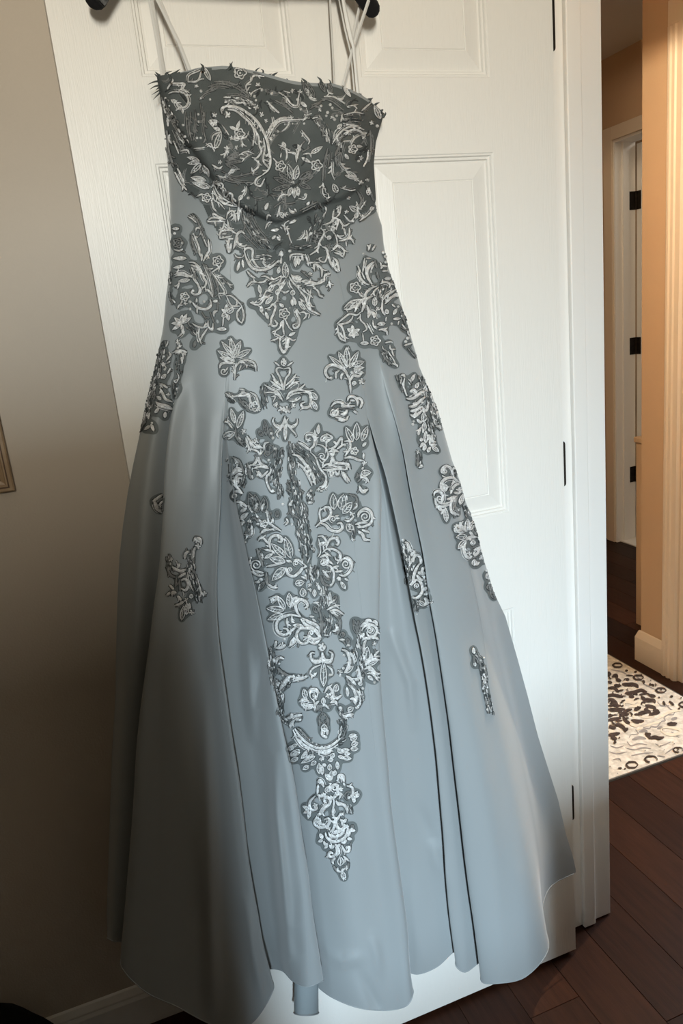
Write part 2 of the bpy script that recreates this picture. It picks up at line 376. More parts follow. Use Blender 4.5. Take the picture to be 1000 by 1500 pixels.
# rounded ends
for end, sgn in ((0, -1), (n_ - 1, 1)):
    t = (pv[1] - pv[0]).normalized() * -1 if end == 0 else (pv[-1] - pv[-2]).normalized()
    prev = [end * k + j for j in range(k)]
    base = [Vector(vs[i]) for i in prev]; c = pv[end]
    for th in (.5, 1.0, 1.4):
        ring = []
        for j in range(k):
            vs.append(c + (base[j] - c) * math.cos(th) + t * (.0125 * math.sin(th))); ring.append(len(vs) - 1)
        for j in range(k): fs.append((prev[j], prev[(j + 1) % k], ring[(j + 1) % k], ring[j]))
        prev = ring
    fs.append(tuple(prev))
o = obj('arms', vs, fs, M['velvet'], hang, True)
mb = MB(); mb.tube([hp(-1, .9), (-.12, 0, .035), (0, 0, .033), (.12, 0, .035), hp(1, .9)], .0042, 8).build('cross_bar', M['velvet'], hang, True)
hk = [(0, 0, .128), (0, 0, .155), (0, .006, .180), (0, -.004, .205)] + [(0, .0565 - .0475 * math.cos(a) - .013, .222 + .022 * math.sin(a)) for a in (0, .5, 1.0, 1.57, 2.1, 2.7)] + [(0, .088, .205)]
MB().tube(hk, .0022, 8).build('hook', M['steel'], hang, True)

# ================================================================== gown surface
def PL(*a):
    a = np.array(a, float).reshape(-1, 2); return a[:, 1], a[:, 0]          # (y, x) for np.interp
def sstep(a, b, x):
    t = np.clip((x - a) / (b - a), 0, 1); return t * t * (3 - 2 * t)
SLy, SLx = PL(230,108, 237,150, 243,200, 246,250, 249,300, 250,350, 248,400, 243,434, 239,480, 235,500, 226,540, 214,588, 205,634, 195,680, 187,722, 180,770, 175,815, 172,875, 170,950, 169,1020, 164,1100, 160,1220, 156,1340, 157,1372)
SRy, SRx = PL(562,164, 556,184, 549,208, 546,240, 548,272, 550,304, 559,330, 562,360, 568,390, 575,411, 587,444, 597,476, 604,501, 612,528, 615,544, 628,570, 641,601, 650,633, 663,678, 673,704, 682,736, 695,768, 708,819, 724,870, 740,903, 758,966, 773,1021, 787,1076, 802,1124, 817,1171, 829,1223, 838,1252, 843,1274)
TEx = np.array([230, 260, 292, 332, 376, 416, 448, 488, 516, 540, 562]); TEy = np.array([112, 108, 99, 96, 104, 116, 122, 122, 132, 146, 166.])
def SL(y): return np.interp(y, SLy, SLx)
def SR(y): return np.interp(y, SRy, SRx)
# front depth of the gown (metres out from the door) by height, at its middle
DPy = [90, 140, 190, 240, 300, 340, 420, 520, 700, 1000, 1450]; DPd = [.070, .090, .105, .108, .092, .082, .086, .094, .106, .118, .130]
_dy = np.arange(40, 1560, 2.); _dd = np.convolve(np.pad(np.interp(_dy, DPy, DPd), 30, 'edge'), np.hanning(61) / np.hanning(61).sum(), 'valid')
def base_depth(f, py):
    d = np.interp(py, _dy, _dd); f = np.clip(f, 0, 1)
    return .022 + (d - .022) * np.power(np.clip(np.sin(np.pi * f), 0, 1), .55)
LINES = []
def line(name, f, start, pts, hem, hy, tuck=None):
    """f: fraction across the width above py=start; pts: traced (x,y) below; hem: (x,y); hy: world y at hem."""
    LINES.append(dict(name=name, f=f, start=start, pts=np.array(pts, float).reshape(-1, 2), hem=hem, hy=hy, tuck=tuck))
C1 = [276,515, 264,560, 253,599, 247,635, 241,695, 239,755, 236,800, 232,845, 226,884, 219,944, 214,980, 206,1040, 200,1100, 196,1180, 191,1245, 183,1340, 177,1400]
C2 = [330,569, 327,620, 325,660, 323,740, 320,790, 317,850, 318,905, 322,952, 332,1020, 340,1080, 350,1140, 358,1204, 364,1260, 372,1308, 380,1352, 389,1412]
C3 = [331,598, 331,640, 337,686, 342,716, 349,755, 357,788, 364,824, 372,854, 379,890, 390,944, 400,1000, 408,1040, 416,1080, 428,1128, 436,1180, 442,1228, 450,1272, 456,1328, 464,1388]
C4 = [532,598, 541,630, 547,655, 555,690, 558,720, 557,800, 555,896, 556,960, 558,1010, 563,1067, 568,1117, 573,1183, 582,1250, 590,1307, 597,1360, 600,1420]
C5 = [533,592, 542,617, 551,653, 564,691, 574,736, 583,777, 591,816, 599,857, 605,890, 611,925, 615,940, 624,992, 632,1047, 640,1113, 646,1186, 650,1230, 653,1285, 658,1340]
C6 = [566,560, 575,600, 586,640, 593,672, 599,710, 606,745, 614,784, 621,816, 626,857, 631,889, 638,924, 642,950, 650,1003, 659,1065, 666,1127, 674,1193, 681,1256, 688,1311, 694,1350]
def mid(a, b, w):
    a = np.array(a, float).reshape(-1, 2); b = np.array(b, float).reshape(-1, 2)
    ys = np.arange(620, 1400, 60.)
    xa = np.interp(ys, a[:, 1], a[:, 0]); xb = np.interp(ys, b[:, 1], b[:, 0])
    return np.stack([xa + (xb - xa) * w, ys], 1).ravel()
SLp = np.stack([SLx, SLy], 1).ravel(); SRp = np.stack([SRx, SRy], 1).ravel()
line('SL', 0, 3000, [0, 3000], (157, 1374), .045)
line('P0', .07, 560, mid(SLp, C1, .5), (168, 1379), .015)
line('C1u', .125, 0, None or C1, (186, 1380), .020, tuck=('C1', -4, 9, .030, 500, 640))
line('C1e', .130, 512, C1, (177, 1414), -.030)
line('P1a', .17, 520, mid(C1, C2, .25), (212, 1452), -.052)
line('P1b', .205, 520, mid(C1, C2, .5), (258, 1474), -.066)
line('P1c', .24, 540, mid(C1, C2, .76), (318, 1503), -.085)
line('P1d', .262, 555, mid(C1, C2, .92), (364, 1502), -.098)
line('C2e', .270, 566, C2, (400, 1450), -.100)
line('C2u', .274, 0, C2, (392, 1420), -.048, tuck=('C2', 3, -11, .045, 600, 820))
line('P2a', .2765, 590, [329,640, 331,700, 335,760, 340,830, 344,900, 352,960, 362,1020, 368,1080, 372,1140, 378,1200, 386,1260, 394,1320, 402,1380], (411, 1421), -.062)
line('P2b', .2785, 590, [330,640, 335,690, 341,740, 352,800, 362,860, 370,910, 378,960, 386,1020, 392,1070, 400,1120, 408,1180, 413,1240, 418,1300, 424,1380], (430, 1438), -.092)
line('P2c', .2805, 590, [330.5,640, 336,690, 342,730, 354,785, 367,845, 376,890, 386,944, 396,1000, 404,1045, 411,1080, 420,1128, 427,1180, 433,1230, 440,1280, 446,1330, 450,1388], (452, 1445), -.104)
line('C3e', .2820, 594, C3, (472, 1437), -.098)
line('C3u', .286, 0, C3, (462, 1442), -.038, tuck=('C3', 2, -13, .055, 600, 780))
line('P3a', .33, 600, mid(C3, C4, .12), (488, 1462), -.098)
line('P3b', .45, 600, mid(C3, C4, .42), (533, 1478), -.122)
line('P3c', .60, 600, mid(C3, C4, .75), (577, 1479), -.130)
line('P3d', .72, 590, mid(C3, C4, .94), (598, 1471), -.128)
line('C4e', .757, 596, C4, (605, 1455), -.120)
line('C4u', .7605, 0, C4, (594, 1424), -.058, tuck=('C4', 2, -11, .055, 600, 760))
line('P4a', .7625, 600, [535,598, 546,640, 553,690, 561,720, 567,800, 571,870, 574,940, 578,1000, 583,1060, 590,1120, 597,1180, 603,1240, 608,1300, 612,1360], (612, 1427), -.070)
line('P4b', .764, 600, [536,600, 547,640, 557,690, 565,725, 575,790, 585,850, 594,910, 602,980, 610,1040, 617,1100, 624,1170, 630,1230, 634,1290, 638,1350], (640, 1416), -.082)
line('C5u', .766, 0, C5, (666, 1394), -.090, tuck=('C5', -2, 4, .013, 600, 760))
line('C5e', .769, 592, C5, (668, 1416), -.108)
line('P5', .81, 580, mid(C5, C6, .5), (681, 1424), -.116)
line('C6u', .845, 0, C6, (705, 1409), -.112, tuck=('C6', -4, 6, .014, 560, 720))
line('C6e', .850, 562, C6, (705, 1438), -.138)
line('P6a', .88, 570, mid(C6, SRp, .22), (732, 1440), -.158)
line('P6b', .92, 580, [605,600, 622,660, 640,720, 658,790, 672,860, 682,930, 692,1000, 702,1060, 712,1120, 723,1180, 735,1250, 750,1330], (767, 1432), -.160)
line('P6c', .955, 580, [622,600, 638,660, 656,720, 676,790, 690,850, 702,920, 716,1000, 727,1060, 742,1130, 757,1200, 775,1280, 792,1350], (802, 1393), -.142)
line('P6d', .975, 580, [630,600, 649,660, 667,720, 687,790, 703,850, 720,920, 738,1000, 752,1060, 767,1130, 781,1200, 790,1260, 793,1310], (793, 1338), -.078)
line('P6e', .99, 580, [636,600, 655,660, 673,720, 695,790, 713,850, 732,920, 751,1000, 765,1060, 781,1130, 797,1200, 806,1250], (807, 1298), -.038)
line('SR', 1, 3000, [0, 3000], (843, 1278), -.022)
NL = len(LINES); NV = 470
T = np.linspace(0, 1, NV)
ctl = np.zeros((NL, NV, 3))
TX = {'C1': C1, 'C2': C2, 'C3': C3, 'C4': C4, 'C5': C5, 'C6': C6}
CF = {'C1': (.130, 512), 'C2': (.270, 566), 'C3': (.2820, 594), 'C4': (.757, 596), 'C5': (.769, 592), 'C6': (.850, 562)}
def trace(pts, f, start, hem, py):
    p = np.vstack([pts, [hem]]); p = p[np.argsort(p[:, 1])]
    p = p[(p[:, 1] >= start) & (p[:, 1] <= hem[1])]
    xf = SL(py) + f * (SR(py) - SL(py))
    x0 = SL(start) + f * (SR(start) - SL(start))
    yy = np.concatenate([[start], p[:, 1]]) if p[0, 1] > start + 1 else p[:, 1]
    xx = np.concatenate([[x0], p[:, 0]]) if p[0, 1] > start + 1 else p[:, 0]
    # smooth (monotone in y) resampling
    xt = np.interp(py, yy, xx)
    w = sstep(start - 60, start + 10, py)
    return xf * (1 - w) + xt * w
def top_y(f):
    x = 232 + f * 330; return np.interp(x, TEx, TEy)
for i, l in enumerate(LINES):
    f = l['f']; ty = top_y(f); py = ty + (l['hem'][1] - ty) * T
    if l['name'] == 'SL': px = SL(py)
    elif l['name'] == 'SR': px = SR(py)
    elif l['tuck']:
        nm, a0, a1, dd, s0, s1 = l['tuck']; ff, st = CF[nm]
        e_pts = np.array(TX[nm], float).reshape(-1, 2); he = [q for q in LINES if q['name'] == nm + 'e'][0]['hem']
        px = trace(e_pts, ff, st, he, py) + a0 + (a1 - a0) * sstep(s0, s1, py)
        wh = sstep(1330, 1400, py) ; px = px * (1 - wh) + (px + (l['hem'][0] - px) * wh) * wh
    else: px = trace(l['pts'], f, l['start'], l['hem'], py)
    # light smoothing along the line
    k5 = np.ones(15) / 15; pad = np.concatenate([np.full(7, px[0]), px, px[-1] + (px[-1] - px[-2]) * np.arange(1, 8)])
    if not l['name'] in ('SL', 'SR'): px = np.convolve(pad, k5, 'valid')
    w = sstep(520, 1380, py)
    y = -(base_depth(np.full_like(py, f), py)) * (1 - w) + l['hy'] * w
    if l['tuck']: y = y + l['tuck'][3] * sstep(l['tuck'][4], l['tuck'][5], py) * (1 - w)
    elif l['name'][-1] == 'e' and l['name'][0] == 'C': y = y - .006 * sstep(l['start'], l['start'] + 160, py) * (1 - w)
    elif l['name'] == 'P2a': y = y + .032 * sstep(620, 900, py) * (1 - w)
    elif l['name'] in ('P4a', 'P4b'): y = y + (.052 * sstep(600, 690, py) - .016 * sstep(760, 1000, py)) * (1 - w)
    if l['name'] in ('C3e', 'P2c', 'P2b'): y = y - {'C3e': .030, 'P2c': .027, 'P2b': .012}[l['name']] * sstep(620, 800, py)
    if l['name'] in ('C4e', 'P3d'): y = y - .012 * sstep(640, 800, py)
    if l['name'] in ('C2e', 'P1d'): y = y - .012 * sstep(640, 800, py)
    if l['name'] == 'P3a': y = y + .016 * sstep(620, 760, py)
    ctl[i, :, 0] = px; ctl[i, :, 1] = py; ctl[i, :, 2] = y * 1000
# centripetal Catmull-Rom across the gown
cols = []
seglen = []
rowu = []
for i in range(NL - 1):
    p1, p2 = ctl[i], ctl[i + 1]
    p0 = ctl[i - 1] if i > 0 else p1 * 2 - p2
    p3 = ctl[i + 2] if i < NL - 2 else p2 * 2 - p1
    ch = np.linalg.norm(p2 - p1, axis=1)
    ns = int(np.clip(np.percentile(ch, 85) / 2.4, 4, 60))
    al = .5
    d1 = np.maximum(np.linalg.norm(p1 - p0, axis=1) ** al, .3); d2 = np.maximum(ch ** al, .3); d3 = np.maximum(np.linalg.norm(p3 - p2, axis=1) ** al, .3)
    t0 = 0 * d1; t1 = d1; t2 = d1 + d2; t3 = t2 + d3
    for s in range(ns):
        t = t1 + (t2 - t1) * (s / ns)
        g = lambda a: a[:, None]
        A1 = p0 * g((t1 - t) / (t1 - t0)) + p1 * g((t - t0) / (t1 - t0)); A2 = p1 * g((t2 - t) / (t2 - t1)) + p2 * g((t - t1) / (t2 - t1)); A3 = p2 * g((t3 - t) / (t3 - t2)) + p3 * g((t - t2) / (t3 - t2))
        B1 = A1 * g((t2 - t) / (t2 - t0)) + A2 * g((t - t0) / (t2 - t0)); B2 = A2 * g((t3 - t) / (t3 - t1)) + A3 * g((t - t1) / (t3 - t1))
        cols.append(B1 * g((t2 - t) / (t2 - t1)) + B2 * g((t - t1) / (t2 - t1)))
cols.append(ctl[-1])
S = np.stack(cols, 0)            # (NU, NV, 3)
NU = S.shape[0]
px, py, yw = S[..., 0], S[..., 1], S[..., 2] / 1000
# above the pleats the cloth is one smooth tube
_wp = sstep(480, 610, py); _ff = (px - SL(py)) / (SR(py) - SL(py))
yw = -base_depth(_ff, py) * (1 - _wp) + yw * _wp
# relief in the cloth: cups of the bodice, drape creases, soft folds
def poly_dist(P, qx, qy):
    """signed distance (positive = above/right of the polyline direction) and parameter"""
    P = np.array(P, float).reshape(-1, 2); best = np.full(qx.shape, 1e9); sg = np.zeros(qx.shape); par = np.zeros(qx.shape)
    for k in range(len(P) - 1):
        a, b = P[k], P[k + 1]; v = b - a; L2 = v @ v
        t = np.clip(((qx - a[0]) * v[0] + (qy - a[1]) * v[1]) / L2, 0, 1)
        dx = qx - a[0] - t * v[0]; dy = qy - a[1] - t * v[1]; dd = np.hypot(dx, dy)
        m = dd < best; best[m] = dd[m]; sg[m] = np.sign(v[1] * dx - v[0] * dy)[m]; par[m] = ((k + t) / (len(P) - 1))[m]
    return best, sg, par
bust = 1 - sstep(360, 440, py)
def gauss(cx, cy, sx, sy): return np.exp(-((px - cx) / sx) ** 2 - ((py - cy) / sy) ** 2)
yw = yw - .024 * gauss(325, 200, 58, 62) - .022 * gauss(510, 205, 48, 62) + .006 * gauss(428, 215, 26, 70)
SWAG = [234,128, 243,150, 258,182, 274,206, 291,228, 305,248, 322,274, 340,292, 360,305, 384,317, 404,324, 428,318, 455,306, 478,296, 500,291, 522,276, 545,250]
dist, sg, par = poly_dist(SWAG, px, py)
up = np.where(sg > 0, 1., 0.)
env = np.sin(np.pi * np.clip(par * .86 + .1, 0, 1)) ** .5
_sd = np.where(up > 0, dist, -dist); _st = .5 + .5 * np.tanh(_sd / 2.6)
yw = yw + env * bust * (-_st * .011 * np.exp(-np.maximum(_sd, 0) / 36) + (1 - _st) * .004 * np.exp(np.minimum(_sd, 0) / 12))
for (P, am, wd_) in (([345,330, 380,352, 415,362, 450,350, 480,328], .0045, 7), ([360,296, 395,308, 430,300, 470,285], .003, 6), ([255,150, 285,205, 318,250], .003, 7),
                     ([415,240, 440,246, 462,238], .002, 6), ([405,280, 440,284, 475,274], .003, 6), ([262,130, 300,190, 330,240], .0025, 9)):
    dist, sg, par = poly_dist(P, px, py); yw = yw - am * np.exp(-(dist / wd_) ** 2) * np.sin(np.pi * np.clip(par * .94 + .03, 0, 1))
# soft wrinkles lower down : (polyline, amplitude, width)
for (P, am, wd_) in (([470,1398, 500,1408, 530,1402], .006, 10), ([528,1425, 545,1460, 555,1480], -.006, 9), ([545,1370, 552,1400, 556,1430], .006, 9),
                     ([612,1180, 632,1225, 645,1238], -.003, 9), ([635,1225, 640,1260, 652,1290], .004, 10), ([379,1000, 379,1030, 377,1050], .006, 6),
                     ([403,1110, 404,1190, 410,1250, 418,1330, 424,1400], .018, 9), ([360,930, 366,1010, 372,1080], .014, 9), ([384,960, 378,1040], -.010, 8), ([430,1300, 420,1360, 436,1400], -.006, 12), ([470,900, 500,1000, 540,1200, 560,1330], -.004, 20),
                     ([285,560, 290,640, 285,720], -.006, 18), ([305,620, 300,760, 290,900], .008, 14), ([560,520, 578,600, 590,660], .007, 10), ([535,520, 556,600, 570,680], -.006, 12),
                     ([300,1000, 306,1200, 310,1400, 312,1490], .012, 12), ([215,700, 205,900, 190,1200], .006, 16), ([360,1320, 372,1400, 388,1470], .008, 8), ([575,930, 600,1000, 606,1060], .006, 8),
                     ([686,900, 712,1040, 760,1260], -.004, 14), ([720,1080, 740,1250, 750,1380], -.003, 14), ([600,1290, 610,1360, 622,1420], .004, 14)):
    dist, sg, par = poly_dist(P, px, py); yw = yw - am * np.exp(-(dist / wd_) ** 2) * np.sin(np.pi * np.clip(par * .9 + .05, 0, 1)) ** .7
G = on_y(px, py, yw)             # (NU, NV, 3) world points
GPX, GPY = px, py
du = np.zeros_like(G); dv = np.zeros_like(G)
du[1:-1] = G[2:] - G[:-2]; du[0] = G[1] - G[0]; du[-1] = G[-1] - G[-2]
dv[:, 1:-1] = G[:, 2:] - G[:, :-2]; dv[:, 0] = G[:, 1] - G[:, 0]; dv[:, -1] = G[:, -1] - G[:, -2]
GN = np.cross(du, dv); GN = -GN / np.maximum(np.linalg.norm(GN, axis=-1, keepdims=True), 1e-9)
if GN[..., 1].mean() > 0: GN = -GN
gown = empty('evening_gown', (.30, -.06, .22))
tag(gown, 'strapless slate-blue satin ball gown with silver floral lace hanging on the white door', 'gown')
inv = Vector(gown.location)
def gobj(name, verts, faces, mat, parent=None, smooth=True):
    return obj(name, np.asarray(verts) - np.array(inv) if len(verts) else verts, faces, mat, parent or gown, smooth)
def grid_obj(name, j0, j1, mat):
    sub = G[:, j0:j1]; nr = sub.shape[1]; vs = sub.reshape(-1, 3)
    ii, jj = np.meshgrid(np.arange(NU - 1), np.arange(nr - 1), indexing='ij'); a = ii * nr + jj
    fs = np.stack([a, a + 1, a + nr + 1, a + nr], -1).reshape(-1, 4)
    o = gobj(name, vs, fs.tolist(), mat)
    o.data.normals_split_custom_set_from_vertices([tuple(n) for n in GN[:, j0:j1].reshape(-1, 3)])
    return o
JB = int(NV * .285)
grid_obj('bodice', 0, JB + 1, M['satin']); grid_obj('skirt', JB, NV, M['satin'])
# back of the gown, close to the door
nb = 40; vs = []; fs = []
for j in range(0, int(NV * .93), 5):
    a, b = G[0, j], G[-1, j]
    for i in range(nb + 1):
        t = i / nb; p = a + (b - a) * t
        p = np.array([p[0], (a[1] + (b[1] - a[1]) * t) + .012 * math.sin(math.pi * t), p[2]])
        if p[0] > -.005: p[1] = min(p[1], -.006)
        vs.append(p)
nr = len(range(0, int(NV * .93), 5))
fs = [(j * (nb + 1) + i, j * (nb + 1) + i + 1, (j + 1) * (nb + 1) + i + 1, (j + 1) * (nb + 1) + i) for j in range(nr - 1) for i in range(nb)]
gobj('back_panel', vs, fs, M['lining'])
# rolled hem along the lower edge
MBh = MB(); hemp = [G[i, -1] - np.array(inv) for i in range(0, NU, 2)]
MBh.tube(hemp, .0010, 6).build('hem', M['satin'], gown, True)
# lining fold that shows below the hem, and the piece of the back hem next to it
def fold_tube(name, x0, x1, ytop, ybot, yw_, bulge):
    vs = []; fs = []; n = 24; m = 8
    for j in range(m + 1):
        t = j / m
        for i in range(n + 1):
            s = i / n; a = math.pi * (1.25 * s - .12)
            cx = (x0 + x1) / 2; hw = (x1 - x0) / 2 * (1 + .03 * t)
            qx = cx - hw * math.cos(a); qy = ytop + (ybot - ytop) * t - 4 * (1 - math.sin(max(0, min(math.pi, a)))) * t
            p = on_y(qx, qy, yw_ - bulge * math.sin(a)); vs.append(p)
    for j in range(m):
        for i in range(n): fs.append((j * (n + 1) + i, j * (n + 1) + i + 1, (j + 1) * (n + 1) + i + 1, (j + 1) * (n + 1) + i))
    o = gobj(name, vs, fs, M['lining'])
    MB().tube([Vector(v) - inv for v in vs[-(n + 1):]], .0015, 6).build('hem_edge', M['satin_seam'], o, True)
    return o
fold_tube('lining_fold', 431, 466, 1405, 1487, -.050, .022)
# ---- surface lookup by sight line
_vs = [Vector(v) for v in G.reshape(-1, 3)]
ii, jj = np.meshgrid(np.arange(NU - 1), np.arange(NV - 1), indexing='ij'); a = ii * NV + jj
BVH = BVHTree.FromPolygons(_vs, np.stack([a, a + 1, a + NV + 1, a + NV], -1).reshape(-1, 4).tolist())
CV = Vector(CAM)
def surf(x, y, off):
    """point on the gown seen at (x, y), lifted by off along the cloth's normal; None beside the gown"""
    v = Vector(rays(x, y)).normalized()
    h = BVH.ray_cast(CV, v)
    if h[0] is None: return None
    n = h[1]
    if n.dot(v) > 0: n = -n
    n = (n - v * .6).normalized()
    return h[0] + n * off, n
# ---- ribbons from the bodice to the hanger
def ribbon(pts, w, yy, name='hanger_loop'):
    mb = MB(); P = [Vector(on_y(x, y, yv)) - inv for (x, y), yv in zip(pts, yy)]
    vs = []; fs = []
    for i, p in enumerate(P):
        t = (P[min(i + 1, len(P) - 1)] - P[max(i - 1, 0)]).normalized(); s = t.cross(Vector((0, 1, 0))).normalized() * (w * .0005)
        for q in ((-1, 0), (0, -.0012), (1, 0), (0, .0012)): vs.append(p + s * q[0] + Vector((0, q[1], 0)))
    for i in range(len(P) - 1):
        for j in range(4): fs.append((4 * i + j, 4 * i + (j + 1) % 4, 4 * i + 4 + (j + 1) % 4, 4 * i + 4 + j))
    fs += [(0, 1, 2, 3), tuple(len(vs) - 4 + j for j in range(4))]
    o = MB().add(vs, fs).build(name, M['ribbon'], gown)
ribbon([(238,112), (232,70), (224,25), (214,-30)], 5, [-.035, -.030, -.032, -.036])
ribbon([(241,112), (234,70), (227,25), (217,-30)], 4, [-.030, -.027, -.030, -.034])
ribbon([(279,106), (262,62), (240,18), (216,-30)], 5, [-.050, -.046, -.046, -.046])
ribbon([(276,108), (262,66), (248,32), (233,-4), (222,-30)], 3.5, [-.040, -.040, -.040, -.042, -.044])
ribbon([(490,128), (487,70), (484,20), (482,-40)], 3, [-.028, -.022, -.022, -.026])
ribbon([(525,142), (518,70), (508,25), (496,-30)], 5, [-.040, -.042, -.045, -.046])
ribbon([(520,142), (515,80), (505,40), (492,-30)], 4, [-.026, -.026, -.028, -.03])
ribbon([(502,126), (517,70), (530,30), (540,0)], 4.5, [-.040, -.038, -.040, -.047])
ribbon([(516,60), (522,30), (528,2), (533,-14)], 4, [-.030, -.030, -.032, -.034])
# ================================================================== lace appliques
def cat_rom(P, step):
    P = np.array(P, float)
    if len(P) == 2:
        n = max(2, int(np.hypot(*(P[1] - P[0])) / step) + 1); t = np.linspace(0, 1, n)[:, None]; return P[0] + (P[1] - P[0]) * t
    Q = np.vstack([2 * P[0] - P[1], P, 2 * P[-1] - P[-2]]); out = []
    for i in range(1, len(Q) - 2):
        a, b, c, d = Q[i - 1], Q[i], Q[i + 1], Q[i + 2]
        n = max(2, int(np.hypot(*(c - b)) / step) + 1); t = (np.arange(n) / n)[:, None]
        out.append(.5 * (2 * b + (c - a) * t + (2 * a - 5 * b + 4 * c - d) * t ** 2 + (3 * b - 3 * c + d - a) * t ** 3))
    out.append(P[-1:]); return np.vstack(out)
def leaf_shape(a, b, w):
    a = np.array(a, float); b = np.array(b, float); v = b - a; L = np.hypot(*v); n = np.array([-v[1], v[0]]) / max(L, 1e-6)
    t = np.linspace(0, 1, 9); prof = np.sin(np.pi * t ** .85) ** .9 * w / 2
    prof[-1] = 0
    return a + v * t[:, None] + n * prof[:, None], a + v * t[:, None] - n * prof[:, None], L, v, n
def spiral(cx, cy, r, a0, turns):
    m = int(10 + 14 * abs(turns)); t = np.linspace(0, 1, m)
    a = math.radians(a0) + 2 * math.pi * turns * t; rr = r * (1 - .80 * t)
    return np.stack([cx + rr * np.cos(a), cy + rr * np.sin(a)], 1)
